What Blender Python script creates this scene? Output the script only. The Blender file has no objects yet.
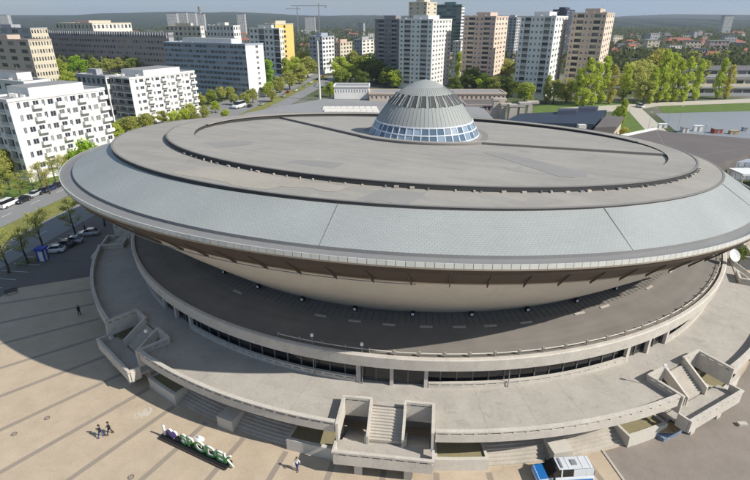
import bpy, math, random
from mathutils import Vector, Matrix
random.seed(11)
R = random.Random(5)
PI = math.pi
rad = math.radians
scene = bpy.context.scene
COL = scene.collection

# ------------------------------------------------------------------ camera
F, CX, CY, VH, H = 500.0, 375.0, 240.0, 18.0, 42.0      # pixels of the 750x480 photograph; camera 42 m up
TH = math.atan2(CY - VH, F)
cam_d = bpy.data.cameras.new('camera'); cam = bpy.data.objects.new('camera', cam_d); COL.objects.link(cam)
cam.location = (0, 0, H); cam.rotation_euler = (PI/2 - TH, 0, 0)
cam_d.sensor_width = 36; cam_d.sensor_fit = 'HORIZONTAL'; cam_d.lens = F/750*36
cam_d.clip_start = 0.5; cam_d.clip_end = 30000
scene.camera = cam

# ------------------------------------------------------------------ sky and sun
SUN_AZ, SUN_EL = -22.0, 39.0
sd = Vector((math.cos(rad(SUN_AZ))*math.cos(rad(SUN_EL)), math.sin(rad(SUN_AZ))*math.cos(rad(SUN_EL)), math.sin(rad(SUN_EL))))
w = bpy.data.worlds.new('World'); scene.world = w; w.use_nodes = True
nt = w.node_tree; nt.nodes.clear()
sky = nt.nodes.new('ShaderNodeTexSky'); sky.sky_type = 'NISHITA'; sky.sun_disc = False
sky.sun_elevation = rad(SUN_EL); sky.sun_rotation = math.atan2(sd.x, sd.y)
sky.air_density = 1.0; sky.dust_density = 0.2; sky.ozone_density = 2.5; sky.altitude = 300
bg = nt.nodes.new('ShaderNodeBackground'); bg.inputs[1].default_value = 0.062
# thin broken cloud over the whole sky
tc = nt.nodes.new('ShaderNodeTexCoord'); mp = nt.nodes.new('ShaderNodeMapping'); mp.inputs['Scale'].default_value = (1.2, 1.2, 7)
cn = nt.nodes.new('ShaderNodeTexNoise'); cn.inputs['Scale'].default_value = 3.0; cn.inputs['Detail'].default_value = 6
cr = nt.nodes.new('ShaderNodeValToRGB'); cr.color_ramp.elements[0].position = .45; cr.color_ramp.elements[1].position = .72
cm = nt.nodes.new('ShaderNodeMixRGB'); cm.inputs[2].default_value = (5.2, 7.3, 10.6, 1)
ml = nt.nodes.new('ShaderNodeMath'); ml.operation = 'MULTIPLY'; ml.inputs[1].default_value = .45
wo = nt.nodes.new('ShaderNodeOutputWorld'); L = nt.links.new
L(tc.outputs['Generated'], mp.inputs[0]); L(mp.outputs[0], cn.inputs['Vector']); L(cn.outputs['Fac'], cr.inputs[0])
L(cr.outputs[0], ml.inputs[0]); ma = nt.nodes.new('ShaderNodeMath'); ma.inputs[1].default_value = .4; L(ml.outputs[0], ma.inputs[0]); L(ma.outputs[0], cm.inputs[0]); L(sky.outputs[0], cm.inputs[1]); L(cm.outputs[0], bg.inputs[0]); L(bg.outputs[0], wo.inputs[0])
sl = bpy.data.lights.new('sun', 'SUN'); so = bpy.data.objects.new('sun', sl); COL.objects.link(so)
sl.energy = 5.0; sl.angle = rad(.5); sl.color = (1, .955, .88)
so.rotation_euler = (-sd).to_track_quat('-Z', 'Y').to_euler(); so.location = (60, -20, 120)
scene.view_settings.view_transform = 'Standard'; scene.view_settings.look = 'None'
scene.view_settings.exposure = 0.1; scene.view_settings.gamma = 1.0; scene.view_settings.use_curve_mapping = False
scene.cycles.use_denoising = True
scene.cycles.max_bounces = 6; scene.cycles.diffuse_bounces = 3; scene.cycles.transparent_max_bounces = 6

# ------------------------------------------------------------------ pixel helpers
CT, ST = math.cos(TH), math.sin(TH)
def ray(u, v):
    a, b = (u-CX)/F, (v-CY)/F
    return Vector((a, CT - b*ST, -(ST + b*CT)))
def px(u, v, z=0.0):                     # pixel -> point at height z
    d = ray(u, v); t = (z-H)/d.z
    return Vector((d.x*t, d.y*t, z))
def py(u, v, Y):                         # pixel -> point at distance Y
    d = ray(u, v); t = Y/d.y
    return Vector((d.x*t, Y, H + d.z*t))
def proj(p):
    f = p[1]*CT + (H-p[2])*ST; dn = (H-p[2])*CT - p[1]*ST
    return CX + F*p[0]/f, CY + F*dn/f

# ------------------------------------------------------------------ materials
MATS = {}
def new_mat(name):
    m = bpy.data.materials.new(name); m.use_nodes = True; MATS[name] = m
    n = m.node_tree; b = n.nodes['Principled BSDF']
    return m, n, b
def mat(name, col, var=.12, scale=.6, rough=.8, big=.12, bump=0, metal=0, spec=.3, rnd=0, stain=0, stain_col=(.05,.045,.04), bscale=None):
    m, n, b = new_mat(name); k = n.links.new
    g = n.nodes.new('ShaderNodeNewGeometry')
    n1 = n.nodes.new('ShaderNodeTexNoise'); n1.inputs['Scale'].default_value = scale*4; n1.inputs['Detail'].default_value = 6
    n2 = n.nodes.new('ShaderNodeTexNoise'); n2.inputs['Scale'].default_value = scale*.22; n2.inputs['Detail'].default_value = 5; n2.inputs['Roughness'].default_value = .65
    k(g.outputs['Position'], n1.inputs['Vector']); k(g.outputs['Position'], n2.inputs['Vector'])
    def mm(op, a, bb):
        q = n.nodes.new('ShaderNodeMath'); q.operation = op
        for i, x in enumerate((a, bb)):
            if isinstance(x, (int, float)): q.inputs[i].default_value = x
            else: k(x, q.inputs[i])
        return q.outputs[0]
    f = mm('ADD', mm('MULTIPLY', mm('SUBTRACT', n1.outputs['Fac'], .5), var*3), mm('MULTIPLY', mm('SUBTRACT', n2.outputs['Fac'], .5), big*4))
    f = mm('ADD', f, 1.0)
    if rnd:
        oi = n.nodes.new('ShaderNodeObjectInfo')
        f = mm('ADD', f, mm('MULTIPLY', mm('SUBTRACT', oi.outputs['Random'], .5), rnd*2))
    f = mm('MAXIMUM', f, .15)
    vm = n.nodes.new('ShaderNodeVectorMath'); vm.operation = 'SCALE'; vm.inputs[0].default_value = col[:3]; k(f, vm.inputs['Scale'])
    out = vm.outputs[0]
    if stain:
        n3 = n.nodes.new('ShaderNodeTexNoise'); n3.inputs['Scale'].default_value = scale*.5; n3.inputs['Detail'].default_value = 8; n3.inputs['Distortion'].default_value = 1.2
        k(g.outputs['Position'], n3.inputs['Vector'])
        rp = n.nodes.new('ShaderNodeValToRGB'); rp.color_ramp.elements[0].position = .56; rp.color_ramp.elements[1].position = .72
        k(n3.outputs['Fac'], rp.inputs[0]); mx = n.nodes.new('ShaderNodeMixRGB'); mx.inputs[2].default_value = (*stain_col, 1)
        k(mm('MULTIPLY', rp.outputs[0], stain), mx.inputs[0]); k(out, mx.inputs[1]); out = mx.outputs[0]
    k(out, b.inputs['Base Color'])
    b.inputs['Roughness'].default_value = rough; b.inputs['Metallic'].default_value = metal; b.inputs['Specular IOR Level'].default_value = spec
    if bump:
        bp = n.nodes.new('ShaderNodeBump'); bp.inputs['Strength'].default_value = bump; bp.inputs['Distance'].default_value = .05
        n4 = n.nodes.new('ShaderNodeTexNoise'); n4.inputs['Scale'].default_value = bscale or scale*8; n4.inputs['Detail'].default_value = 5
        k(g.outputs['Position'], n4.inputs['Vector']); k(n4.outputs['Fac'], bp.inputs['Height']); k(bp.outputs[0], b.inputs['Normal'])
    return m
def leaf_mat(name, col, trans=.48):
    m, n, b = new_mat(name); k = n.links.new
    n.nodes.remove(b)
    oi = n.nodes.new('ShaderNodeObjectInfo'); g = n.nodes.new('ShaderNodeNewGeometry')
    nz = n.nodes.new('ShaderNodeTexNoise'); nz.inputs['Scale'].default_value = .7; k(g.outputs['Position'], nz.inputs['Vector'])
    rnd = g.outputs['Random Per Island']
    def mm(op, a, bb):
        q = n.nodes.new('ShaderNodeMath'); q.operation = op
        for i, x in enumerate((a, bb)):
            if isinstance(x, (int, float)): q.inputs[i].default_value = x
            else: k(x, q.inputs[i])
        return q.outputs[0]
    f = mm('ADD', mm('ADD', mm('MULTIPLY', rnd, .7), .35), mm('ADD', mm('MULTIPLY', oi.outputs['Random'], .35), mm('MULTIPLY', nz.outputs['Fac'], .5)))
    vm = n.nodes.new('ShaderNodeVectorMath'); vm.operation = 'SCALE'; vm.inputs[0].default_value = col; k(f, vm.inputs['Scale'])
    d = n.nodes.new('ShaderNodeBsdfDiffuse'); t = n.nodes.new('ShaderNodeBsdfTranslucent'); mx = n.nodes.new('ShaderNodeMixShader'); mx.inputs[0].default_value = trans
    k(vm.outputs[0], d.inputs[0]); k(vm.outputs[0], t.inputs[0]); k(d.outputs[0], mx.inputs[1]); k(t.outputs[0], mx.inputs[2])
    k(mx.outputs[0], n.nodes['Material Output'].inputs[0])
    return m
def polar_nodes(n, cx, cy):
    k = n.links.new
    g = n.nodes.new('ShaderNodeNewGeometry'); sp = n.nodes.new('ShaderNodeSeparateXYZ'); k(g.outputs['Position'], sp.inputs[0])
    def mm(op, a, bb):
        q = n.nodes.new('ShaderNodeMath'); q.operation = op
        for i, x in enumerate((a, bb)):
            if isinstance(x, (int, float)): q.inputs[i].default_value = x
            else: k(x, q.inputs[i])
        return q.outputs[0]
    x = mm('SUBTRACT', sp.outputs[0], cx); y = mm('SUBTRACT', sp.outputs[1], cy)
    ang = mm('ARCTAN2', y, x); r = mm('SQRT', mm('ADD', mm('MULTIPLY', x, x), mm('MULTIPLY', y, y)), 0)
    return mm, ang, r, sp, g

mat('plaza', (.49, .395, .285), .11, 1.6, .85, .12, stain=.4, stain_col=(.40, .31, .22), bump=.15)
mat('strip', (.31, .26, .205), .08, 1.5, .85, .07)
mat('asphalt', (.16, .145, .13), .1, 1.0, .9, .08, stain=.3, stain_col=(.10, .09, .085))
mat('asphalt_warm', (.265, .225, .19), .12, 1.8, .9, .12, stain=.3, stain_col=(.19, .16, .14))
mat('road', (.24, .235, .23), .08, .8, .9, .06)
mat('paint', (.62, .62, .6), .1, 1, .7)
mat('concrete', (.50, .45, .385), .09, 1.2, .85, .08, bump=.25, stain=.3, stain_col=(.30, .265, .225))
mat('fascia', (.57, .525, .46), .2, 2.6, .85, .12, bump=.4, stain=.4, stain_col=(.33, .30, .26))
mat('aggregate', (.60, .56, .49), .5, 6, .9, .06, bump=.6, bscale=14)
mat('terrace', (.43, .395, .345), .13, 1.6, .85, .13, stain=.5, stain_col=(.30, .275, .245), bump=.1)
mat('deck_joint', (.33, .305, .275), .1)
mat('dark_joint', (.10, .09, .08), .1)
mat('steps', (.50, .455, .39), .18, 2.5, .85, .14, stain=.35, stain_col=(.33, .3, .26))
mat('soil', (.27, .235, .135), .3, 3, .95)
mat('roof_felt', (.342, .318, .28), .05, .35, .8, .12, stain=.55, stain_col=(.265, .245, .225))
def felt_rolls():
    n = MATS['roof_felt'].node_tree; k = n.links.new; b_ = n.nodes['Principled BSDF']; src = b_.inputs['Base Color'].links[0].from_socket
    g = n.nodes.new('ShaderNodeNewGeometry'); mp_ = n.nodes.new('ShaderNodeMapping'); mp_.inputs['Rotation'].default_value = (0, 0, .5); k(g.outputs['Position'], mp_.inputs[0])
    br = n.nodes.new('ShaderNodeTexBrick'); br.inputs['Scale'].default_value = 1; br.inputs['Brick Width'].default_value = 9.5; br.inputs['Row Height'].default_value = 1.4; br.inputs['Mortar Size'].default_value = .03; br.inputs['Mortar Smooth'].default_value = .5; br.inputs['Bias'].default_value = -.1
    br.inputs['Color1'].default_value = (.95, .95, .95, 1); br.inputs['Color2'].default_value = (1.06, 1.05, 1.03, 1); br.inputs['Mortar'].default_value = (.84, .84, .84, 1); k(mp_.outputs[0], br.inputs['Vector'])
    mx = n.nodes.new('ShaderNodeMixRGB'); mx.blend_type = 'MULTIPLY'; mx.inputs[0].default_value = 1; k(src, mx.inputs[1]); k(br.outputs['Color'], mx.inputs[2]); k(mx.outputs[0], b_.inputs['Base Color'])
felt_rolls()
mat('roof_felt_dark', (.235, .22, .205), .05, .5, .8, .05)
mat('roof_tan', (.372, .338, .282), .1, .6, .85, .12)
mat('tone_patch', (.285, .272, .252), .06, .5, .85, .08)  # grey a little darker than the roof around it
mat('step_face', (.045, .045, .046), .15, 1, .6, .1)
mat('gutter', (.23, .225, .22), .05, .6, .6, .08)
mat('rim_white', (.60, .60, .56), .05, 1.2, .5, .06, rnd=.06)
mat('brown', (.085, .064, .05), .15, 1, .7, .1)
mat('strut_dark', (.105, .085, .068), .1, 1, .7)
mat('strut', (.36, .31, .25), .1, 1, .7)
mat('bowl', (.60, .56, .50), .06, .5, .6, .10, stain=.25, stain_col=(.44, .41, .37))
mat('dome', (.33, .34, .32), .05, .5, .65, .06)
mat('seam', (.30, .31, .29), .05, .5, .65)
mat('white_frame', (.64, .67, .70), .05, 1, .45)
mat('vent_dark', (.085, .083, .08), .1, 1, .5)
mat('metal_grey', (.30, .31, .32), .08, 1, .5, metal=.3)
mat('white', (.76, .75, .72), .04, .5, .7, .05)
mat('white_warm', (.74, .70, .62), .05, .5, .75, .06)
mat('wall_white', (.78, .755, .71), .06, .5, .8, .08)
mat('wall_pale_grey', (.50, .49, .48), .05, .4, .8, .05)  # plain pale grey wall colour
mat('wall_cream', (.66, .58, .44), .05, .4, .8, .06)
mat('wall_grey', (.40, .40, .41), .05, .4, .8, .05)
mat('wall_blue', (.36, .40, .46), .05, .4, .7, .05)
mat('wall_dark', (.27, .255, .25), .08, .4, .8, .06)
mat('wall_brown', (.40, .33, .31), .08, .4, .8, .06)
mat('wall_pink', (.66, .49, .39), .04, .4, .8, .05)
mat('wall_peach', (.74, .60, .47), .04, .4, .8, .05)
mat('wall_tan', (.58, .46, .36), .04, .4, .8, .05)
mat('wall_yellow', (.78, .56, .18), .04, .4, .8, .05)
mat('wall_green', (.16, .26, .23), .05, .4, .5, .05)
mat('wall_navy', (.05, .06, .09), .05, .4, .6, .05)
mat('roof_red', (.33, .125, .09), .12, .8, .8, .1)
mat('roof_dark', (.15, .14, .14), .08, .3, .85, .1)
mat('roof_grey', (.28, .275, .27), .06, .3, .85, .1)
mat('roof_brown', (.155, .135, .125), .07, .5, .9, .1)
mat('roof_blue', (.035, .05, .075), .1, .4, .6, .1, spec=.3)
mat('blue', (.02, .06, .42), .05, 1, .4)
mat('police_blue', (.02, .20, .55), .03, 1, .25, spec=.5)
mat('silver', (.62, .64, .66), .03, 1, .3, spec=.5)
mat('tyre', (.02, .02, .02), .1, 3, .8)
mat('rim_metal', (.45, .45, .46), .05, 3, .3, metal=.8)
mat('mullion_dark', (.15, .145, .14), .1, 1, .6)
mat('corridor', (.07, .066, .062), .1, 1, .6)
mat('lamp_white', (.85, .85, .82), .02, 1, .2)
mat('lamp_red', (.5, .02, .02), .02, 1, .2)
mat('black', (.015, .015, .017), .1, 2, .5)
mat('sign_green', (.07, .36, .06), .05, 2, .4)
mat('sign_white', (.82, .82, .80), .02, 2, .4)
mat('sign_purple', (.20, .12, .42), .05, 2, .4)
mat('bark', (.085, .068, .052), .25, 3, .95, bump=.5)
mat('skin', (.55, .34, .25), .05, 3, .6)
mat('hair', (.03, .02, .015), .1, 5, .7)
mat('cloth_dark', (.025, .027, .035), .1, 5, .9)
mat('cloth_blue', (.05, .08, .20), .1, 5, .9)
mat('cloth_white', (.72, .72, .72), .05, 5, .9)
mat('cloth_grey', (.20, .20, .22), .1, 5, .9)
mat('cloth_red', (.35, .03, .03), .1, 5, .9)
mat('wood', (.52, .34, .17), .2, 3, .8)
mat('grass', (.115, .17, .035), .35, 1.2, .95, .25, bump=.5)
mat('grass_dry', (.20, .20, .055), .3, 1.2, .95, .3, bump=.5)
mat('path', (.50, .45, .37), .06, .6, .9, .06)
mat('square', (.27, .285, .30), .05, .2, .45, .08)
mat('crane_red', (.38, .09, .06), .1)
mat('yellow', (.46, .35, .2), .1)
for nm, c in (('car_white', (.78, .78, .78)), ('car_black', (.015, .015, .018)), ('car_silver', (.42, .44, .46)), ('car_red', (.35, .025, .02)), ('car_navy', (.02, .035, .10))):
    m = mat(nm, c, .02, 1, .25, .02, spec=.6); m.node_tree.nodes['Principled BSDF'].inputs['Coat Weight'].default_value = .5
mat('plaza_chalk', (.60, .53, .44), .1)
leaf_mat('leaf_bright', (.46, .52, .085)); leaf_mat('leaf_mid', (.33, .38, .075)); leaf_mat('leaf_olive', (.42, .43, .12)); leaf_mat('leaf_woods', (.115, .13, .05))
leaf_mat('leaf_dark', (.19, .23, .06)); leaf_mat('leaf_lime', (.31, .46, .05)); leaf_mat('leaf_rust', (.22, .10, .055)); leaf_mat('leaf_yellow', (.50, .46, .12))

def glass(name, lo, hi, rough=.08):
    m, n, b = new_mat(name); k = n.links.new
    oi = n.nodes.new('ShaderNodeObjectInfo'); g = n.nodes.new('ShaderNodeNewGeometry')
    ad = n.nodes.new('ShaderNodeMath'); ad.operation = 'ADD'; k(oi.outputs['Random'], ad.inputs[0]); k(g.outputs['Random Per Island'], ad.inputs[1])
    fr = n.nodes.new('ShaderNodeMath'); fr.operation = 'FRACT'; k(ad.outputs[0], fr.inputs[0])
    r = n.nodes.new('ShaderNodeValToRGB'); e = r.color_ramp.elements; e[0].color = (*lo, 1); e[1].color = (*hi, 1); e[0].position = .45; e[1].position = 1
    k(fr.outputs[0], r.inputs[0]); k(r.outputs[0], b.inputs['Base Color'])
    b.inputs['Roughness'].default_value = rough; b.inputs['Specular IOR Level'].default_value = .6
    return m
glass('glass', (.04, .047, .058), (.34, .33, .31)); glass('glass_dome', (.10, .15, .21), (.30, .38, .46), .12); glass('glass_dark', (.008, .009, .012), (.03, .03, .034)); glass('glass_car', (.01, .012, .015), (.02, .022, .025), .05)

# light shingles on the saucer's cone
def tile_mat():
    m, n, b = new_mat('tiles'); k = n.links.new
    mm, ang, r, sp, g = polar_nodes(n, 6.3, 95.6)
    cb = n.nodes.new('ShaderNodeCombineXYZ'); k(mm('MULTIPLY', ang, 54), cb.inputs[0]); k(mm('MULTIPLY', r, 1.25), cb.inputs[1])
    br = n.nodes.new('ShaderNodeTexBrick'); br.inputs['Scale'].default_value = 1.0
    br.inputs['Brick Width'].default_value = .46; br.inputs['Row Height'].default_value = .30; br.inputs['Mortar Size'].default_value = .04; br.inputs['Mortar Smooth'].default_value = .4; br.inputs['Bias'].default_value = 0
    br.inputs['Color1'].default_value = (.335, .352, .335, 1); br.inputs['Color2'].default_value = (.358, .374, .356, 1); br.inputs['Mortar'].default_value = (.312, .328, .313, 1)
    k(cb.outputs[0], br.inputs['Vector'])
    nz = n.nodes.new('ShaderNodeTexNoise'); nz.inputs['Scale'].default_value = .12; nz.inputs['Detail'].default_value = 6; k(g.outputs['Position'], nz.inputs['Vector'])
    f = mm('ADD', mm('MULTIPLY', nz.outputs['Fac'], .35), .82)
    vm = n.nodes.new('ShaderNodeVectorMath'); vm.operation = 'SCALE'; k(br.outputs['Color'], vm.inputs[0]); k(f, vm.inputs['Scale']); k(vm.outputs[0], b.inputs['Base Color'])
    bp = n.nodes.new('ShaderNodeBump'); bp.inputs['Strength'].default_value = .5; bp.inputs['Distance'].default_value = .04; bp.invert = True
    k(br.outputs['Fac'], bp.inputs['Height']); k(bp.outputs[0], b.inputs['Normal']); b.inputs['Roughness'].default_value = .55; b.inputs['Specular IOR Level'].default_value = .35
tile_mat()
def lower_roof_mat():
    m, n, b = new_mat('lower_roof'); k = n.links.new
    mm, ang, r, sp, g = polar_nodes(n, 8.4, 95.6)
    nz = n.nodes.new('ShaderNodeTexNoise'); nz.inputs['Scale'].default_value = .35; nz.inputs['Detail'].default_value = 7; k(g.outputs['Position'], nz.inputs['Vector'])
    cb = n.nodes.new('ShaderNodeCombineXYZ'); k(mm('MULTIPLY', ang, 3), cb.inputs[0]); k(mm('MULTIPLY', r, 1.1), cb.inputs[1])
    n2 = n.nodes.new('ShaderNodeTexNoise'); n2.inputs['Scale'].default_value = 1.0; n2.inputs['Detail'].default_value = 5; k(cb.outputs[0], n2.inputs['Vector'])
    f = mm('ADD', mm('MULTIPLY', nz.outputs['Fac'], .5), mm('ADD', mm('MULTIPLY', n2.outputs['Fac'], .4), .55))
    vm = n.nodes.new('ShaderNodeVectorMath'); vm.operation = 'SCALE'; vm.inputs[0].default_value = (.195, .176, .154); k(f, vm.inputs['Scale']); k(vm.outputs[0], b.inputs['Base Color']); b.inputs['Roughness'].default_value = .9
lower_roof_mat()
def ground_mat():
    m, n, b = new_mat('ground'); k = n.links.new
    g = n.nodes.new('ShaderNodeNewGeometry')
    n1 = n.nodes.new('ShaderNodeTexNoise'); n1.inputs['Scale'].default_value = .018; n1.inputs['Detail'].default_value = 8; k(g.outputs['Position'], n1.inputs['Vector'])
    r = n.nodes.new('ShaderNodeValToRGB'); e = r.color_ramp.elements
    e[0].position = .38; e[0].color = (.045, .065, .02, 1); e[1].position = .62; e[1].color = (.20, .185, .16, 1)
    x = r.color_ramp.elements.new(.5); x.color = (.085, .10, .035, 1)
    k(n1.outputs['Fac'], r.inputs[0])
    n2 = n.nodes.new('ShaderNodeTexNoise'); n2.inputs['Scale'].default_value = .9; n2.inputs['Detail'].default_value = 5; k(g.outputs['Position'], n2.inputs['Vector'])
    mx = n.nodes.new('ShaderNodeMixRGB'); mx.blend_type = 'OVERLAY'; mx.inputs[0].default_value = .5; k(r.outputs[0], mx.inputs[1]); k(n2.outputs['Fac'], mx.inputs[2])
    k(mx.outputs[0], b.inputs['Base Color']); b.inputs['Roughness'].default_value = .95
ground_mat()
def hill_mat():
    m, n, b = new_mat('hill'); k = n.links.new
    g = n.nodes.new('ShaderNodeNewGeometry')
    n1 = n.nodes.new('ShaderNodeTexNoise'); n1.inputs['Scale'].default_value = .02; n1.inputs['Detail'].default_value = 8; k(g.outputs['Position'], n1.inputs['Vector'])
    r = n.nodes.new('ShaderNodeValToRGB'); e = r.color_ramp.elements
    e[0].position = .35; e[0].color = (.012, .020, .014, 1); e[1].position = .68; e[1].color = (.032, .044, .022, 1)
    k(n1.outputs['Fac'], r.inputs[0]); k(r.outputs[0], b.inputs['Base Color']); b.inputs['Roughness'].default_value = .95
hill_mat()

# ------------------------------------------------------------------ mesh helpers
ORG = {}
class MB:
    def __init__(s): s.v = []; s.f = []; s.m = []
    def poly(s, pts, m=0):
        i = len(s.v); s.v += [tuple(p) for p in pts]; s.f.append(tuple(range(i, i+len(pts)))); s.m.append(m)
    def hexa(s, p, m=0):          # 8 points: bottom 4, top 4 in the same order
        i = len(s.v); s.v += [tuple(q) for q in p]
        for f in ((3, 2, 1, 0), (4, 5, 6, 7), (0, 1, 5, 4), (1, 2, 6, 5), (2, 3, 7, 6), (3, 0, 4, 7)):
            s.f.append(tuple(i+k for k in f)); s.m.append(m)
    def box(s, x0, x1, y0, y1, z0, z1, m=0):
        s.hexa([(x0, y0, z0), (x1, y0, z0), (x1, y1, z0), (x0, y1, z0), (x0, y0, z1), (x1, y0, z1), (x1, y1, z1), (x0, y1, z1)], m)
    def prism(s, poly, z0, z1, m=0, mtop=None):
        n = len(poly); i = len(s.v)
        s.v += [(p[0], p[1], z0) for p in poly] + [(p[0], p[1], z1) for p in poly]
        s.f.append(tuple(range(i+n-1, i-1, -1))); s.m.append(m)
        s.f.append(tuple(range(i+n, i+2*n))); s.m.append(m if mtop is None else mtop)
        for k in range(n):
            q = (k+1) % n; s.f.append((i+k, i+q, i+n+q, i+n+k)); s.m.append(m)
    def loft(s, rings, closed=True, m=0, cap=False):   # rings: lists of points
        n = len(rings[0]); i = len(s.v)
        for r in rings: s.v += [tuple(p) for p in r]
        for a in range(len(rings)-1):
            for k in range(n if closed else n-1):
                q = (k+1) % n
                s.f.append((i+a*n+k, i+a*n+q, i+(a+1)*n+q, i+(a+1)*n+k)); s.m.append(m)
        if cap:
            s.f.append(tuple(range(i+n-1, i-1, -1))); s.m.append(m)
            j = i+(len(rings)-1)*n; s.f.append(tuple(range(j, j+n))); s.m.append(m)
    def tube(s, a, b, r0, r1=None, n=8, m=0):
        a, b = Vector(a), Vector(b); r1 = r0 if r1 is None else r1
        q = (b-a).to_track_quat('Z', 'Y'); rr = []
        for p, r in ((a, r0), (b, r1)): rr.append([p + q @ Vector((r*math.cos(2*PI*k/n), r*math.sin(2*PI*k/n), 0)) for k in range(n)])
        s.loft(rr, True, m, True)
    def mesh(s, name, mats, smooth=False, off=None):
        me = bpy.data.meshes.new(name)
        v = s.v if off is None else [(p[0]-off[0], p[1]-off[1], p[2]-off[2]) for p in s.v]
        me.from_pydata(v, [], s.f)
        for x in (mats if isinstance(mats, (list, tuple)) else [mats]): me.materials.append(MATS[x])
        if any(s.m): me.polygons.foreach_set('material_index', s.m)
        if smooth: me.polygons.foreach_set('use_smooth', [True]*len(me.polygons))
        me.update(); return me
    def build(s, name, mats, parent=None, smooth=False, org=None, auto=None):
        if parent is not None: o_ = ORG[parent.name]
        else:
            if org is None:
                xs = [p[0] for p in s.v]; ys = [p[1] for p in s.v]; zs = [p[2] for p in s.v]
                org = ((min(xs)+max(xs))/2, (min(ys)+max(ys))/2, min(zs))
            o_ = Vector(org)
        me = s.mesh(name, mats, smooth, o_)
        if auto: me.set_sharp_from_angle(angle=rad(auto))
        o = bpy.data.objects.new(name, me); COL.objects.link(o); ORG[o.name] = Vector(o_)
        if parent is not None: o.parent = parent
        else: o.location = o_
        return o
def tag(o, label=None, cat=None, group=None, kind=None):
    if label: o['label'] = label
    if cat: o['category'] = cat
    if group: o['group'] = group
    if kind: o['kind'] = kind
    return o
def thing(name, label, cat, loc, group=None, rz=0):
    o = bpy.data.objects.new(name, None); COL.objects.link(o); o.location = loc; o.rotation_euler = (0, 0, rz); o.empty_display_size = .5
    ORG[o.name] = Vector(loc); return tag(o, label, cat, group)
def inst(name, me, parent, loc, rz=0, rot=None, sc=None):      # piece sharing mesh data, loc in world coordinates (parent unrotated)
    o = bpy.data.objects.new(name, me); COL.objects.link(o); o.parent = parent
    o.location = Vector(loc) - ORG[parent.name]
    if rot is not None: o.rotation_euler = rot
    elif rz: o.rotation_euler = (0, 0, rz)
    if sc is not None: o.scale = sc if isinstance(sc, (tuple, list)) else (sc, sc, sc)
    return o
def copy_tree(o, parent=None, mats=None):
    c = o.copy(); COL.objects.link(c); c.parent = parent
    if parent is not None: c.matrix_parent_inverse = o.matrix_parent_inverse.copy()
    for ch in o.children: copy_tree(ch, c)
    return c
def struct(name, mb, m, smooth=False, parent=None):
    o = mb.build(name, m, parent, smooth)
    if parent is None: o['kind'] = 'structure'
    return o
def patch(name, pts, z, m, kind='structure'):
    b = MB(); b.poly([px(u, v, z) for u, v in pts]); o = b.build(name, m); o['kind'] = kind; return o

# ================================================================== THE SETTING
b = MB(); S = 14000
b.poly([(-S, -600, 0), (S, -600, 0), (S, S, 0), (-S, S, 0)]); struct('ground', b, 'ground')

AX, AY = 8.4, 95.6                          # the arena's axis
def pol(r, a, z): return (AX + r*math.cos(rad(a)), AY + r*math.sin(rad(a)), z)
STAIRS = [-205.3, -169.3, -133.3, -97.3, -61.3, -25.3]

# plaza sheet with its radial strips
AV0 = Vector((-86.5, 104.0)); AVD = Vector((.125, .992)); AVN = Vector((.992, -.125))
def av(s, off, z=0): p = AV0 + AVD*s + AVN*off; return (p.x, p.y, z)
b = MB()
b.poly([av(-130, 28.5, .02), (0, -40, .02), (130, -40, .02), (130, 60, .02), (62, 140, .02), (-40, 150, .02), av(45, 28.5, .02)])
plaza = struct('plaza', b, 'plaza')
sm = MB(); sm.box(59.0, 112, -.3, .3, .0, .004)
sme = sm.mesh('paving_strip', 'strip')
for k in range(19):
    a = -97.3 + 18 - 2.57 - 5.143*k + 5.143*3
    if a > -84: pass
    o = inst('paving_strip', sme, plaza, (AX, AY, .021), rz=rad(a))
    if a > -80: o.scale = (.62, 1, 1); o.location.x += 0; o.scale = (1, 1, 1)
# asphalt yard to the right with a kerb
yard = [px(604, 451, .028), px(626, 481, .028), px(640, 500, .028), (60, 28, .028), (95, 40, .028), (95, 95, .028)]
yard += [Vector(pol(58.6, a, .028)) for a in range(-20, -71, -3)]
b = MB(); b.poly(yard); struct('asphalt_yard', b, 'asphalt_warm')
b = MB()
for (p, q) in ((px(602, 450), px(624, 481)), (px(624, 481), px(640, 503))):
    d = (q-p).normalized(); nn = Vector((-d.y, d.x, 0))*.12
    b.hexa([p-nn, q-nn, q+nn, p+nn] + [x + Vector((0, 0, .11)) for x in (p-nn, q-nn, q+nn, p+nn)])
struct('kerb', b, 'concrete')
# dark asphalt by the parked cars
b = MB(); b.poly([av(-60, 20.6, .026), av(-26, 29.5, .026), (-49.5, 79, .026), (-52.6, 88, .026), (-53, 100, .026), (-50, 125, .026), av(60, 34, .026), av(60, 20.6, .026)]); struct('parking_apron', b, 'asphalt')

# avenue: carriageways, median, parking, lane dashes
def av_strip(name, o0, o1, z, m, s0=-90, s1=900, kind='structure'):
    b = MB(); b.poly([av(s0, o0, z), av(s0, o1, z), av(s1, o1, z), av(s1, o0, z)]); o = b.build(name, m); o['kind'] = kind; return o
av_strip('pavement', -13, -4.6, .03, 'path'); rd = av_strip('avenue', -4.5, 4.8, .034, 'road')
av_strip('verge', 4.9, 11.5, .038, 'grass_dry'); rd2 = av_strip('service_road', 11.6, 20.5, .034, 'road')
dm = MB(); dm.box(-.09, .09, -1.5, 1.5, 0, .004); dme = dm.mesh('lane_dash', 'paint')
for k in range(28):
    for par, off in ((rd, 0), (rd2, 16)):
        p = av(-40+k*9, off, .036); inst('lane_dash', dme, par, p, rz=-math.atan2(AVD.x, AVD.y))
pm = MB(); pm.box(-2.6, 2.6, -.06, .06, 0, .004); pme = pm.mesh('bay_line', 'paint')
park = bpy.data.objects['parking_apron']
for k in range(13): inst('bay_line', pme, park, av(-38+k*2.9, 24.0, .03), rz=-math.atan2(AVD.x, AVD.y))

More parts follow.
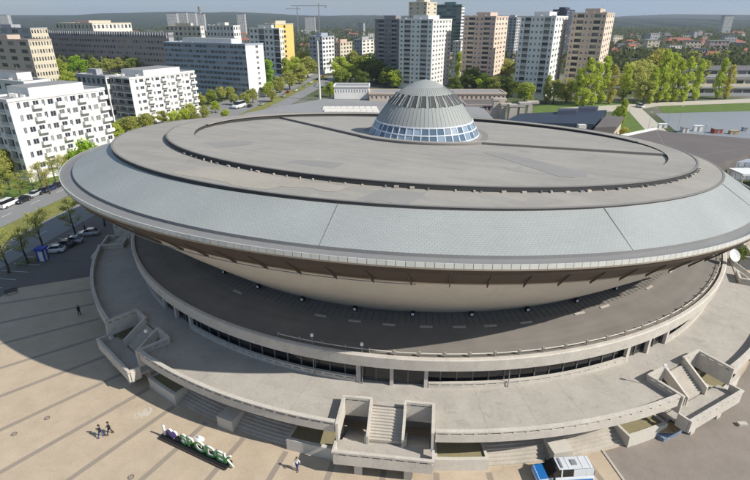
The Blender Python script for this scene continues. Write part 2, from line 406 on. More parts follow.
# lawns, paths and the square behind the arena
patch('lawn', [(525, 108), (560, 103), (640, 101), (641, 108), (560, 116), (525, 118)], .05, 'grass')
patch('lawn', [(614, 112), (630, 111), (668, 140), (610, 146)], .054, 'grass')
patch('lawn', [(658, 106.5), (752, 103), (860, 99), (860, 108), (752, 111), (664, 113)], .05, 'grass')
patch('path', [(560, 108), (660, 102.5), (860, 94), (860, 98.5), (752, 102.8), (657, 106.2), (642, 109), (672, 136), (656, 142), (629, 111.5), (560, 112)], .058, 'path')
patch('square', [(655, 113.5), (860, 108.5), (860, 150), (700, 152)], .05, 'square')
patch('car_park', [(190, 112), (250, 93), (262, 97), (238, 114), (200, 128)], .05, 'road')
patch('lawn', [(-60, 205), (20, 178), (70, 168), (80, 174), (20, 196), (-60, 224)], .05, 'grass')

# hills on the horizon
b = MB(); nx = 900; rings = []
def hn(x, s): return math.sin(x*.0011+s) + .6*math.sin(x*.0027+2.1*s) + .35*math.sin(x*.0061+s*.7)
for j, (yy, hh, ss) in enumerate(((1900, 0, .3), (2300, 10, .3), (2800, 24, .9), (3400, 38, 1.7), (4300, 54, 2.6), (5600, 62, 3.1), (6800, 0, 3.1))):
    row = []
    for i in range(nx+1):
        x = -6500 + 13000*i/nx
        left = 1.0 + .25*max(0, min(1, (-x)/2500))
        z = hh*left*(1 + .22*hn(x, ss)) + (R.uniform(-1, 1)*5.5 if hh else 0) - 3
        row.append((x, yy + R.uniform(-60, 60)*(1 if 0 < j < 6 else 0), z))
    rings.append(row)
b.loft(rings, False); struct('hills', b, 'hill')

# ================================================================== THE ARENA
arena = thing('arena_building', 'saucer shaped arena hall with a tilted shingled rim and a glazed central dome', 'arena', (AX, AY, 0))
N = 288
TA, TB = -.04, -.09
def ring(cx, cy, zc, Rr, a=TA, bb=TB, n=N, r2=None):
    out = []
    for k in range(n):
        p = 2*PI*k/n; c, s = math.cos(p)*Rr, math.sin(p)*Rr
        out.append((cx+c, cy+s, zc + a*c + bb*s))
    return out
floor_pl = (9.3, 96.1, 21.17, TA, -.102)
def zfloor(x, y): return floor_pl[2] + floor_pl[3]*(x-floor_pl[0]) + floor_pl[4]*(y-floor_pl[1])
C0 = ring(9.3, 96.1, 21.17, 41.4, TA, -.102); C1 = ring(9.3, 96.1, 21.72, 41.42)
B1 = ring(9.1, 95.6, 21.80, 45.3); B0 = ring(9.1, 95.6, 21.24, 45.34)
A1 = ring(6.6, 95.6, 20.95, 50.8); A0 = ring(6.6, 95.6, 20.68, 50.84, -.035, TB)
E0 = ring(6.15, 95.6, 17.95, 55.9); E1 = ring(6.15, 95.6, 17.62, 55.95)
G1 = ring(5.95, 95.6, 17.40, 56.95); G2 = ring(5.95, 95.6, 17.66, 57.0); G3 = ring(5.95, 95.6, 17.66, 57.28); G4 = ring(5.95, 95.6, 17.02, 57.28); G5 = ring(5.95, 95.6, 16.86, 56.9)
D0 = ring(6.4, 95.6, 14.1, 54.0)
b = MB(); b.poly(C0); b.build('inner_roof', 'roof_felt', arena)
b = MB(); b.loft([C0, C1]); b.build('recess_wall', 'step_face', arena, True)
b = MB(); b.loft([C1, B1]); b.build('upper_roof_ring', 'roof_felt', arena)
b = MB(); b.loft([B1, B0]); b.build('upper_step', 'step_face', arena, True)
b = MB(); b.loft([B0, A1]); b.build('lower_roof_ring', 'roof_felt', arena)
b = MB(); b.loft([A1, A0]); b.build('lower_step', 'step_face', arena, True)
b = MB(); b.loft([A0, E0]); cone = b.build('shingled_cone', 'tiles', arena, True)
b = MB(); b.loft([E0, E1, G1, G2, G3]); b.build('rim_gutter', 'gutter', arena)
# edge trims
def trim(name, r0, dz, w, m, par=arena, closed=True, cen=None):
    b = MB()
    c = Vector((sum(p[0] for p in r0)/len(r0), sum(p[1] for p in r0)/len(r0), 0))
    if cen: c = Vector((*cen, 0))
    def off(p, d, z):
        v = Vector((p[0]-c.x, p[1]-c.y, 0)).normalized(); return (p[0]+v.x*d, p[1]+v.y*d, p[2]+z)
    rr = [[off(p, d, z) for p in r0] for d, z in ((-w, -.02), (-w, dz), (.04, dz), (.04, -.015))]
    b.loft(rr, closed); return b.build(name, m, par)
trim('roof_edge_trim', B1, .07, .25, 'roof_felt_dark'); trim('roof_edge_trim', A1, .07, .25, 'roof_felt_dark'); trim('roof_edge_trim', [C1[k] for k in range(0, N//2+1)], .12, .3, 'roof_felt', closed=False, cen=(9.3, 96.1))
b = MB(); b.loft([G4, G3]); rimcore = b.build('rim_band', 'metal_grey', arena, True)
# panels on the rim band, one every 1.25 m
NP = 432; rest = MB()
for k in range(NP):
    p0, p1 = 2*PI*(k+.03)/NP, 2*PI*(k+.97)/NP
    q = []
    for (rr, z) in ((57.29, 17.20), (57.37, 17.20), (57.37, 17.68), (57.29, 17.68)):
        q.append([(5.95+rr*math.cos(p), 95.6+rr*math.sin(p), z + TA*rr*math.cos(p) + TB*rr*math.sin(p)) for p in (p0, p1)])
    seen = -205 < ((math.degrees(p0)+150) % 360)-150 < 32 or math.degrees(p0) > 155
    b = MB() if seen else rest; b.hexa([q[0][0], q[0][1], q[1][1], q[1][0], q[3][0], q[3][1], q[2][1], q[2][0]])
    if seen: b.build('rim_panel', 'rim_white', rimcore)
tag(rest.build('rim_panel', 'rim_white', rimcore), kind='stuff')
b = MB(); b.loft([ring(5.95, 95.6, 17.18, 57.28), ring(5.95, 95.6, 17.17, 57.39), ring(5.95, 95.6, 17.03, 57.36), ring(5.95, 95.6, 17.02, 57.2)]); b.build('rim_lip', 'strut', rimcore)
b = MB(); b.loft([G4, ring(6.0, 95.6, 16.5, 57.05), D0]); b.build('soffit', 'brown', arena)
# soffit struts and the bowl
b = MB(); bowl_rings = [D0]
bot = [pol(44, math.degrees(2*PI*k/N), 9.55) for k in range(N)]
for t in (.25, .5, .75, 1):
    bowl_rings.append([tuple(a + (c-a)*t + (d if i < 2 else 0)*math.sin(PI*t)*.35 for i, (a, c, d) in enumerate(zip(D0[k], bot[k], (math.cos(2*PI*k/N), math.sin(2*PI*k/N), 0)))) for k in range(N)])
b.loft(bowl_rings); bowl = b.build('bowl', 'bowl', arena, True)
b = MB(); b.loft([ring(6.4, 95.6, 14.12, 54.12), ring(6.4, 95.6, 14.35, 54.3)]); b.build('bowl_lip', 'strut', arena)
for k in range(0, N, 3):
    p = 2*PI*(k+.5)/N; c, s = math.cos(p), math.sin(p)
    a_ = Vector((5.95+56.9*c, 95.6+56.9*s, 16.30 + TA*56.9*c + TB*56.9*s)); d_ = Vector((6.4+54.5*c, 95.6+54.5*s, 14.25 + TA*54.4*c + TB*54.4*s))
    b = MB(); t = Vector((-s, c, 0))*.05; up = Vector((0, 0, .26))
    b.hexa([a_-t-up*.2, a_+t-up*.2, d_+t-up*.9, d_-t-up*.9, a_-t+up*.3, a_+t+up*.3, d_+t+up*.3, d_-t+up*.3]); b.build('strut', 'strut_dark', arena)
# service rail under the left part of the rim
b = MB()
for k in range(176, 214):
    def rp_(kk): 
        p = 2*PI*kk/N; c, s = math.cos(p), math.sin(p); return Vector((6.2+54.9*c, 95.6+54.9*s, 14.35 + TA*54.9*c + TB*54.9*s))
    b.tube(rp_(k), rp_(k+1.02), .05, n=5)
b.build('service_rail', 'metal_grey', arena)
# expansion joints across the cone
for a in (-161, -131, -101.5, -71, -41, -11, 19):
    c, s = math.cos(rad(a)), math.sin(rad(a)); t = Vector((-s, c, 0))*.028
    p = Vector((6.6+50.9*c, 95.6+50.9*s, 20.68-.035*50.9*c+TB*50.9*s)); q = Vector((6.15+55.9*c, 95.6+55.9*s, 17.95+TA*55.9*c+TB*55.9*s)); z = Vector((0, 0, .07))
    b = MB(); b.hexa([p-t-z, p+t-z, q+t-z, q-t-z, p-t+z*.6, p+t+z*.6, q+t+z*.6, q-t+z*.6]); b.build('expansion_joint', 'metal_grey', cone)

# raised sector of the inner roof around the dome
def pfloor(u, v):
    d = ray(u, v); a, bb = floor_pl[3], floor_pl[4]
    t = (floor_pl[2]-a*floor_pl[0]-bb*floor_pl[1]-H)/(d.z - a*d.x - bb*d.y); return Vector((d.x*t, d.y*t, H+d.z*t))
DC = Vector((9.3, 96.1, 0))
pl, pr = pfloor(287, 119.5), pfloor(655, 155.5)
def clampC(p):
    v = Vector((p.x-9.3, p.y-96.1, 0)); v = v.normalized()*41.3; return Vector((9.3+v.x, 96.1+v.y, 0))
pl, pr = clampC(pl), clampC(pr)
al, ar = math.atan2(pl.y-96.1, pl.x-9.3), math.atan2(pr.y-96.1, pr.x-9.3)
edge = []
for a in range(205, 316, 5): edge.append(DC + Vector((math.cos(rad(a))*13.2, math.sin(rad(a))*13.2, 0)))
outer = [Vector((9.3+41.3*math.cos(ar+(al-ar)*k/40), 96.1+41.3*math.sin(ar+(al-ar)*k/40), 0)) for k in range(41)]
pts = edge + outer
b = MB(); n = len(pts)
lo = [(p.x, p.y, zfloor(p.x, p.y)-.05) for p in pts]; hi = [(p.x, p.y, zfloor(p.x, p.y)+.30) for p in pts]
b.loft([lo, hi], True, 1); b.poly(hi); b.build('raised_roof_sector', ['roof_felt', 'roof_felt_dark'], arena)
b = MB()
def edge_tr(p, r, z): v = (p-DC); v.z = 0; v.normalize(); return (p.x+v.x*r, p.y+v.y*r, zfloor(p.x, p.y)+z)
es = [pl] + edge + [pr]
b.loft([[edge_tr(p, -.3, .30) for p in es], [edge_tr(p, -.3, .42) for p in es], [edge_tr(p, .06, .42) for p in es], [edge_tr(p, .06, .22) for p in es]], False); b.build('sector_edge', 'roof_felt_dark', arena)
# darker patches laid flat on the inner roof
def lay_patch(name, pts, dz, m):
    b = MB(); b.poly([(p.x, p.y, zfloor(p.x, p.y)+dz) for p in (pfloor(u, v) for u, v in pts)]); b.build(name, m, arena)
lay_patch('tone_patch', [(483, 152.5), (505, 153), (588, 173), (586, 179), (560, 177)], .02, 'tone_patch')
lay_patch('tone_patch', [(199, 146), (205, 142.5), (253, 141.5), (251, 144.5), (203, 149)], .02, 'tone_patch')  # shade on the roof's left side, laid as a darker sheet
lay_patch('tone_patch', [(270, 165), (300, 160), (345, 163), (330, 170), (285, 171)], .03, 'tone_patch')
# tan weathered strip on the lower ring near the left front
def lr(a, t, dz):     # a point on the lower roof ring
    k = (a/360*N) % N; i = int(k); f = k-i
    p = Vector(B0[i]).lerp(Vector(B0[(i+1) % N]), f); q = Vector(A1[i]).lerp(Vector(A1[(i+1) % N]), f); r_ = p.lerp(q, t); return (r_.x, r_.y, r_.z+dz)
for a0, a1, t0, t1 in ((-127, -111, .1, .85), (-111, -104, .15, .55), (-100, -94, .2, .9)):
    b = MB(); m_ = 14
    b.loft([[lr(a0+(a1-a0)*k/m_, t0 + .03*math.sin(k*.7), .02) for k in range(m_+1)], [lr(a0+(a1-a0)*k/m_, t1 + .05*math.sin(k*.6+1), .02) for k in range(m_+1)]], False); b.build('tone_patch', 'roof_tan' if a0 < -105 else 'tone_patch', arena)
# little white roof lamps along the upper step
for k in range(48):
    a = -142 + k*2.3 + R.uniform(-.9, .9); c, s = math.cos(rad(a)), math.sin(rad(a)); rr = 45.55
    z = 21.24 + TA*45.3*c + TB*45.3*s
    x, y = 9.1+rr*c, 95.6+rr*s; wv = R.choice((.05, .07, .08, .1, .24)); hv = R.uniform(.15, .32)
    b = MB(); t = Vector((-s, c, 0))*wv; n_ = Vector((c, s, 0))*.12; p = Vector((x, y, z-.03))
    b.hexa([p-t-n_, p+t-n_, p+t+n_, p-t+n_] + [q+Vector((0, 0, hv)) for q in (p-t-n_, p+t-n_, p+t+n_, p-t+n_)]); b.build('roof_lamp', 'concrete' if k % 3 else 'metal_grey', arena)

# dome
DB = Vector((9.35, 96.1, zfloor(9.35, 96.1)+.32))
def dprof(t):     # profile: t 0 base .. 1 apex -> (radius, height)
    pts_ = [(0, 10.45, .35), (.26, 8.95, 2.95), (.27, 9.05, 2.95), (.5, 6.75, 6.0), (.7, 4.55, 8.15), (.86, 2.4, 9.5), (1, .05, 10.2)]
    for (t0, r0, z0), (t1, r1, z1) in zip(pts_, pts_[1:]):
        if t <= t1: f = (t-t0)/(t1-t0); return r0+(r1-r0)*f, z0+(z1-z0)*f
def dpt(r, a, z): return (DB.x + r*math.cos(a), DB.y + r*math.sin(a), DB.z + z + TA*.6*r*math.cos(a)*0 )
ctrl = [(9.08, 2.95), (8.35, 4.15), (7.35, 5.5), (6.2, 6.8), (4.9, 8.0), (3.4, 9.0), (1.8, 9.75), (.5, 10.1), (.02, 10.15)]
b = MB(); nd = 88
b.loft([[dpt(r, 2*PI*k/nd, z) for k in range(nd)] for r, z in ctrl]); dome = b.build('dome_shell', 'dome', arena, True)
for k in range(72):          # standing seams
    a = 2*PI*k/72; b = MB(); t = .022/1
    sec = []
    for r, z in ctrl[:6]:
        sec.append([dpt(r, a-t/r, z-.02), dpt(r+.02, a-t/r, z+.035), dpt(r+.02, a+t/r, z+.035), dpt(r, a+t/r, z-.02)])
    b.loft(sec, False); b.build('standing_seam', 'seam', dome)
for k in range(24):          # row of dark vents
    a = 2*PI*(k+.5)/24; b = MB()
    def vp(da, f, o): 
        r = 6.75 - (6.75-5.2)*f; z = 6.17 + (7.75-6.17)*f; return dpt(r+o*.7, a+da/6.0, z+o*.7)
    b.hexa([vp(-.42, 0, -.05), vp(.42, 0, -.05), vp(.42, 1, -.05), vp(-.42, 1, -.05), vp(-.42, 0, .12), vp(.42, 0, .12), vp(.42, 1, .12), vp(-.42, 1, .12)]); v_ = b.build('vent', 'vent_dark', dome)
    b = MB()
    for d0, d1 in ((-.5, -.42), (.42, .5)): b.hexa([vp(d0, -.05, -.05), vp(d1, -.05, -.05), vp(d1, 1.05, -.05), vp(d0, 1.05, -.05), vp(d0, -.05, .2), vp(d1, -.05, .2), vp(d1, 1.05, .2), vp(d0, 1.05, .2)])
    b.hexa([vp(-.5, 1, -.05), vp(.5, 1, -.05), vp(.5, 1.08, -.05), vp(-.5, 1.08, -.05), vp(-.5, 1, .2), vp(.5, 1, .2), vp(.5, 1.08, .2), vp(-.5, 1.08, .2)])
    if k % 24 < 24: tag(b.build('vent_hood', 'seam', dome), kind=None)
# window band of the dome
b = MB(); rb = lambda r, z: [dpt(r, 2*PI*k/nd, z) for k in range(nd)]
b.loft([rb(12.2, -.05), rb(12.2, .18), rb(11.0, .20), rb(10.6, .42), rb(10.3, .42)]); b.build('dome_kerb', 'roof_felt_dark', arena)
b = MB(); b.loft([rb(10.35, .35), rb(10.5, .40), rb(10.42, .62), rb(10.25, .62)]); b.loft([rb(9.75, 1.74), rb(9.86, 1.74), rb(9.78, 1.9), rb(9.66, 1.9)]); b.loft([rb(9.0, 2.9), rb(9.22, 2.9), rb(9.16, 3.12), rb(8.95, 3.12)])
band = b.build('window_band', 'white_frame', arena)
for k in range(44):
    a = 2*PI*k/44; b = MB()
    s_ = []
    for r, z in ((10.40, .5), (9.05, 3.0)): s_.append([dpt(r-.06, a-.075/r, z), dpt(r+.1, a-.075/r, z+.05), dpt(r+.1, a+.075/r, z+.05), dpt(r-.06, a+.075/r, z)])
    b.loft(s_, True, 0, True); b.build('mullion', 'white_frame', band)
    for (r0, z0, r1, z1) in ((10.33, .6, 9.78, 1.75), (9.70, 1.88, 9.10, 2.92)):
        b = MB(); a0, a1 = a+.075/10, a+2*PI/44-.075/10
        b.poly([dpt(r0, a0, z0), dpt(r0, a1, z0), dpt(r1, a1, z1), dpt(r1, a0, z1)]); b.build('window_pane', 'glass_dome', band)

# lower roof ring, its parapet, lamps and hatches
nlow = 240
def hr(r, z): return [pol(r, 360*k/nlow, z) for k in range(nlow)]
b = MB(); b.loft([hr(43.6, 9.6), hr(45.2, 9.45), hr(52.12, 8.72)]); lowroof = b.build('skirt_roof', 'lower_roof', arena)
b = MB(); b.loft([hr(52.10, 8.6), hr(52.10, 9.0), hr(52.5, 9.0), hr(52.62, 8.9), hr(52.5, 7.5), hr(52.05, 7.5), hr(52.05, 7.62), hr(50.0, 7.62)]); skirt = b.build('skirt_fascia', 'fascia', arena)
hm = MB(); hm.box(-.14, .14, -.75, .75, -.02, .09); hme = hm.mesh('roof_hatch', 'concrete')
lm = MB(); lm.box(-.2, .2, -.25, .25, -.05, .5, 0); lm.box(.2, .24, -.17, .17, .12, .42, 1); lme = lm.mesh('roof_lamp', ['black', 'lamp_white'])
for k in range(72):
    a = 5*k+1.2+R.uniform(-.8, .8)
    if R.random() < .3: continue
    inst('roof_hatch', hme, lowroof, pol(46.8, a, 9.29), rz=rad(a))
for k in range(40):
    a = 9*k+4; inst('roof_lamp', lme, lowroof, pol(44.75, a, 9.5), rz=rad(a))
rm = MB(); rm.box(0, 2.1, -.03, .03, -.02, .05); rme = rm.mesh('roof_batten', 'roof_brown')
for k in range(150):
    a = 1.0*k - 190; inst('roof_batten', rme, lowroof, pol(44.3, a, 9.54), rot=(0, rad(6.0), rad(a)))
# guard rail along the sunny edge of the skirt roof
b = MB()
for k in range(0, 96):
    a = -112 + k; b.tube(pol(51.75, a, 9.22), pol(51.75, a+1.02, 9.22), .045, n=5)
rail = b.build('edge_rail', 'white_warm', arena)
for k in range(0, 32):
    a = -112 + 3*k; b = MB(); b.tube(pol(51.75, a, 8.7), pol(51.75, a, 9.22), .05, n=5)
    b.box(*sum(([c_-.12, c_+.12] for c_ in pol(51.75, a, 0)[:2]), []), 9.2, 9.42); b.build('rail_post', 'strut', rail)
# glazed corridor wall
b = MB(); b.loft([hr(51.0, 4.5), hr(51.0, 7.7)]); b.build('corridor_wall', 'corridor', arena)
gm = MB(); gm.box(-.03, .03, -.83, .83, 4.95, 7.1, 0); gm.box(-.02, .05, -.86, .86, 6.42, 6.48, 1); gme = gm.mesh('window_pane', ['glass_dark', 'black'])
mu = MB(); mu.box(-.10, .10, -.07, .07, 4.6, 7.62); mue = mu.mesh('mullion', 'mullion_dark')
cl = MB(); cl.box(-.2, .2, -.2, .2, 4.6, 7.5); cle = cl.mesh('column', 'fascia')
b = MB(); b.loft([hr(51.02, 4.6), hr(51.14, 4.6), hr(51.14, 5.0), hr(51.02, 5.0)]); b.loft([hr(51.02, 7.1), hr(51.14, 7.1), hr(51.14, 7.6), hr(51.02, 7.6)]); glz = b.build('corridor_glazing', 'corridor', arena)
for k in range(180):
    a = 2*k + .7; 
    if not (-220 < ((a+180) % 360)-180 -0 < 5 or ((a+180) % 360)-180 > 140): continue
    inst('window_pane', gme, glz, (*pol(51.09, a+1, 0)[:2], 0), rz=rad(a+1)); inst('mullion', mue, glz, (*pol(51.13, a, 0)[:2], 0), rz=rad(a))
for st in STAIRS:
    for d in (-4.2, 0, 4.2, 31.9):
        a = st+d; inst('column', cle, arena, (*pol(51.55, a, 0)[:2], 0), rz=rad(a))

# ------------------------------------------------------------------ podium terrace
pod = thing('podium_terrace', 'raised concrete terrace ring with slotted parapets around the arena', 'terrace', (AX, AY, 0))
HW = 4.85      # half angle of a stair opening, degrees
def arc(r0, r1, z0, z1, a0, a1, mb, m=0, step=1.0):
    n = max(2, int(abs(a1-a0)/step)+1); A = [a0+(a1-a0)*k/(n-1) for k in range(n)]
    rings_ = [[pol(r, a, z) for a in A] for r, z in ((r0, z0), (r1, z0), (r1, z1), (r0, z1))]
    i = len(mb.v)
    for r in rings_: mb.v += r
    for j in range(4):
        j2 = (j+1) % 4
        for k in range(n-1): mb.f.append((i+j*n+k, i+j*n+k+1, i+j2*n+k+1, i+j2*n+k)); mb.m.append(m)
    mb.f.append((i, i+n, i+2*n, i+3*n)); mb.m.append(m); mb.f.append((i+n-1, i+4*n-1, i+3*n-1, i+2*n-1)); mb.m.append(m)
b = MB(); b.loft([hr(49.8, 4.6), hr(54.93, 4.6), hr(54.93, 4.25), hr(53, 4.25), hr(53, 0)]); b.build('inner_deck', 'terrace', pod)
secs = [(STAIRS[i]+HW, STAIRS[i+1]-HW) for i in range(len(STAIRS)-1)] + [(-25.3+HW, 154.7-HW)]
for (a0, a1) in secs:
    long = a1-a0 > 60
    b = MB(); arc(54.935, 58.72, 4.25, 4.598, a0, a1, b); deck = b.build('deck', 'terrace', pod)
    # radial joints of the deck slabs
    if not long:
        for k in range(1, 5):
            a = a0 + (a1-a0)*k/5; c, s = math.cos(rad(a)), math.sin(rad(a)); t = Vector((-s, c, 0))*.02
            p, q = Vector(pol(51.8, a, 4.604)), Vector(pol(58.6, a, 4.604)); b = MB(); b.poly([p-t, p+t, q+t, q-t]); b.build('deck_joint', 'deck_joint', deck)
    b = MB(); arc(58.72, 59.08, 4.2, 5.12, a0, a1, b); arc(58.72, 58.86, 5.12, 5.36, a0, a1, b); arc(58.66, 59.12, 5.36, 5.52, a0, a1, b); par = b.build('parapet', 'fascia', pod)
    nb = int((a1-a0)*59*PI/180/1.25)
    for k in range(nb+1):
        a = a0 + (a1-a0)*k/nb; da = .34
        b = MB(); arc(58.86, 59.07, 5.12, 5.36, max(a0, a-da/2), min(a1, a+da/2), b, step=5); b.build('parapet_block', 'fascia', par)
    # low slotted wall in front of the corridor windows
    c0, c1 = a0-HW+4.5, a1+HW-4.5
    if not long:
        b = MB(); arc(51.45, 51.75, 4.6, 4.98, c0, c1, b); arc(51.45, 51.58, 4.98, 5.15, c0, c1, b); arc(51.42, 51.78, 5.15, 5.3, c0, c1, b); lowp = b.build('corridor_parapet', 'fascia', pod)
        nb = int((c1-c0)*51.6*PI/180/1.25)
        for k in range(nb+1):
            a = c0 + (c1-c0)*k/nb; b = MB(); arc(51.58, 51.74, 4.98, 5.15, max(c0, a-.2), min(c1, a+.2), b, step=5); b.build('parapet_block', 'fascia', lowp)
    if long: continue
    mid = (a0+a1)/2
    # planters next to the stairs, a pier in the middle, steps between
    for (p0, p1) in ((a0-HW+4.95, a0-HW+10.3), (a1+HW-10.3, a1+HW-4.95)):
        b = MB(); arc(55.2, 55.5, 0, 1.5, p0, p1, b, step=1.3); arc(58.35, 58.75, 0, 1.5, p0, p1, b, step=1.3); arc(55.5, 58.35, 0, 1.5, p0, p0+.3, b, step=.3); arc(55.5, 58.35, 0, 1.5, p1-.3, p1, b, step=.3)
        pl_ = b.build('planter', 'aggregate', pod); b = MB(); arc(55.5, 58.35, .2, 1.28, p0+.3, p1-.3, b, step=1.2); b.build('planter_soil', 'soil', pl_)
    b = MB(); arc(54.2, 58.75, 0, 1.5, mid-1.05, mid+1.05, b, step=.7); b.build('pier', 'aggregate', pod)
    for (s0, s1) in ((a0-HW+10.32, mid-1.07), (mid+1.07, a1+HW-10.32)):
        for k in range(9):
            b = MB(); arc(53.3, 58.25-.36*k, .165*k, .165*(k+1), s0, s1, b, step=1.4); b.build('step', 'steps', pod)

# ------------------------------------------------------------------ the terrace staircases
ST_LABEL = {-205.3: 'concrete terrace staircase round the left flank behind the parked cars, farthest along', -169.3: 'concrete terrace staircase beside the row of parked cars', -133.3: 'shaded concrete terrace staircase near the two walkers in the plaza', -97.3: 'sunlit concrete terrace staircase between planters facing the plaza and the person in white',
            -61.3: 'concrete terrace staircase beside the asphalt yard and the blue painted ramp', -25.3: 'concrete terrace staircase past the asphalt yard, behind the tall bush'}
def staircase(ang):
    ca, sa = math.cos(rad(ang)), math.sin(rad(ang))
    def T(s, r, z): return (AX + r*ca - s*sa, AY + r*sa + s*ca, z)
    base = T(0, 58, 0)
    t = thing('terrace_staircase', ST_LABEL[ang], 'staircase', base, 'staircases around the terrace')
    def bx(name, m, s0, s1, r0, r1, z0, z1, par=t, z1b=None, z0b=None):
        b = MB(); zb = z1 if z1b is None else z1b; z0b = z0 if z0b is None else z0b
        b.hexa([T(s0, r0, z0), T(s1, r0, z0), T(s1, r1, z0b), T(s0, r1, z0b), T(s0, r0, z1), T(s1, r0, z1), T(s1, r1, zb), T(s0, r1, zb)]); return b.build(name, m, par)
    W = 4.85
    for sg in (-1, 1):
        def q(s0, s1): return (s0, s1) if sg > 0 else (-s1, -s0)
        sw = bx('well_wall', 'fascia', *q(W-.26, W), 54.95, 59.1, 3.2, 5.06)
        bx('coping', 'fascia', *q(W-.29, W+.03), 54.9, 59.1, 5.24, 5.53, sw)
        for x in (54.95, 55.95, 56.95, 57.95, 58.75): bx('parapet_block', 'fascia', *q(W-.26, W), x, x+.35, 5.06, 5.24, sw)
        bk = bx('well_wall', 'fascia', *q(1.72, W-.285), 54.9, 55.12, 3.0, 5.05)
        bx('coping', 'fascia', *q(1.72, W-.285), 54.86, 55.18, 5.24, 5.53, bk)
        for x in (2.0, 2.9, 3.8): bx('parapet_block', 'fascia', *q(x, x+.35), 54.9, 55.12, 5.05, 5.24, bk)
        bx('flight_wall', 'fascia', *q(1.66, 1.92), 55.125, 58.3, 4.1, 5.53, z1b=3.5, z0b=2.3)
        # lower flight inside the well
        for k in range(11): bx('step', 'steps', *q(1.95, W-.35), 58.0-.33*(k+1), 58.0-.33*k, 0, 2.38-.2*(k+1))
        bx('side_parapet', 'fascia', *q(W-.1, W+.15), 59.12, 60.28, 1.75, 3.38)
        bx('lower_wall', 'fascia', *q(1.94, 2.14), 56.0, 58.2, 1.0, 2.2, z1b=3.3)
        bx('column', 'aggregate', *q(2.1, 2.9), 59.3, 60.0, 0, 2.1)
    for k in range(11): bx('step', 'steps', -1.65, 1.65, 55.13+.25*k, 55.13+.25*(k+1)+.02, 3.9-.18*k, 4.6-.18*(k+1)+.16)
    bx('landing', 'terrace', -W-.1, W+.1, 58.01, 60.25, 2.1, 2.42)
    f = bx('front_parapet', 'fascia', -W+.0, W-.0, 60.30, 60.55, 1.75, 2.95)
    bx('coping', 'fascia', -W-.15, W+.15, 60.26, 60.6, 3.2, 3.42, f)
    bx('parapet_back', 'fascia', -W, W, 60.30, 60.40, 2.96, 3.19, f)
    for k in range(9): x = -W + .1 + k*(2*W-.6)/8; bx('parapet_block', 'fascia', x, x+.4, 60.405, 60.55, 2.96, 3.19, f)
    return t
for a in STAIRS: staircase(a)

# blue painted ramp and plywood heap by the right hand staircase
p = px(668, 437); q = px(690, 424)
rt = thing('painted_ramp', 'low ramp wall sprayed with blue graffiti under the terrace edge', 'ramp', px(675, 433))
b = MB(); q4 = [px(u, v) for u, v in ((650, 433), (663, 442), (692, 428), (681, 420))]
b.hexa(q4 + [q+Vector((0, 0, hh)) for q, hh in zip(q4, (.7, .45, .9, 1.1))]); d = (q4[2]-q4[1]).normalized(); nn = (q4[0]-q4[1]).normalized(); o_ = q4[1]
def graffiti():
    m, n, bb = new_mat('graffiti'); k = n.links.new
    g = n.nodes.new('ShaderNodeNewGeometry'); nz = n.nodes.new('ShaderNodeTexNoise'); nz.inputs['Scale'].default_value = 1.1; nz.inputs['Detail'].default_value = 3; nz.inputs['Distortion'].default_value = 2.5; k(g.outputs['Position'], nz.inputs['Vector'])
    r = n.nodes.new('ShaderNodeValToRGB'); r.color_ramp.interpolation = 'CONSTANT'; e = r.color_ramp.elements; e[0].color = (.05, .12, .28, 1); e[1].color = (.30, .36, .42, 1); e[1].position = .5
    x = e.new(.58); x.color = (.10, .20, .36, 1); x = e.new(.42); x.color = (.14, .17, .22, 1); k(nz.outputs['Fac'], r.inputs[0]); k(r.outputs[0], bb.inputs['Base Color'])
graffiti(); b.build('ramp_body', 'graffiti', rt)
ht = thing('plywood_heap', 'small heap of bare plywood boards on the blue painted ramp', 'boards', o_+d*1.5+nn*.8+Vector((0, 0, .6)))
for k in range(5):
    b = MB(); c = o_+d*(1.0+.3*k)+nn*(.5+.25*(k % 3)); a = k*.7; e1 = Vector((math.cos(a), math.sin(a), 0)); e2 = Vector((-e1.y, e1.x, 0)); z = Vector((0, 0, .72+.055*k))
    b.hexa([c-e1*.7-e2*.3+z, c+e1*.7-e2*.3+z, c+e1*.7+e2*.3+z, c-e1*.7+e2*.3+z] + [x+Vector((0, 0, .05)) for x in (c-e1*.7-e2*.3+z, c+e1*.7-e2*.3+z, c+e1*.7+e2*.3+z, c-e1*.7+e2*.3+z)]); b.build('board', 'wood', ht)

# ================================================================== CITY BUILDINGS
PH = rad(28)
DS = Vector((-math.cos(PH), math.sin(PH), 0)); DL = Vector((math.sin(PH), math.cos(PH), 0))    # along the shaded face / the sunlit face
NS = Vector((-math.sin(PH), -math.cos(PH), 0)); NL = Vector((math.cos(PH), -math.sin(PH), 0))
def solve(C, d, ut):
    lo, hi = 0.0, 400.0
    u0 = proj(C)[0]
    for _ in range(50):
        m_ = (lo+hi)/2; u = proj(C+d*m_)[0]
        if (u > ut) == (u0 > ut): lo = m_
        else: hi = m_
    return (lo+hi)/2
PANES = {}
def pane_mesh(w_, h_, gm_='glass', fm='white_frame', split=2, framed=True):
    key = (round(w_, 1), round(h_, 1), gm_, fm, split, framed)
    if key not in PANES:
        b = MB(); b.box(-w_/2, w_/2, -.02, .03, -h_/2, h_/2, 0)
        if framed:
            f = .07
            for x0, x1, z0, z1 in ((-w_/2, w_/2, -h_/2, -h_/2+f), (-w_/2, w_/2, h_/2-f, h_/2), (-w_/2, -w_/2+f, -h_/2+f, h_/2-f), (w_/2-f, w_/2, -h_/2+f, h_/2-f)): b.box(x0, x1, -.06, -.021, z0, z1, 1)
            for k in range(1, split): x = -w_/2 + w_*k/split; b.box(x-f/2, x+f/2, -.06, -.021, -h_/2+f, h_/2-f, 1)
        PANES[key] = b.mesh('window', [gm_, fm])
    return PANES[key]
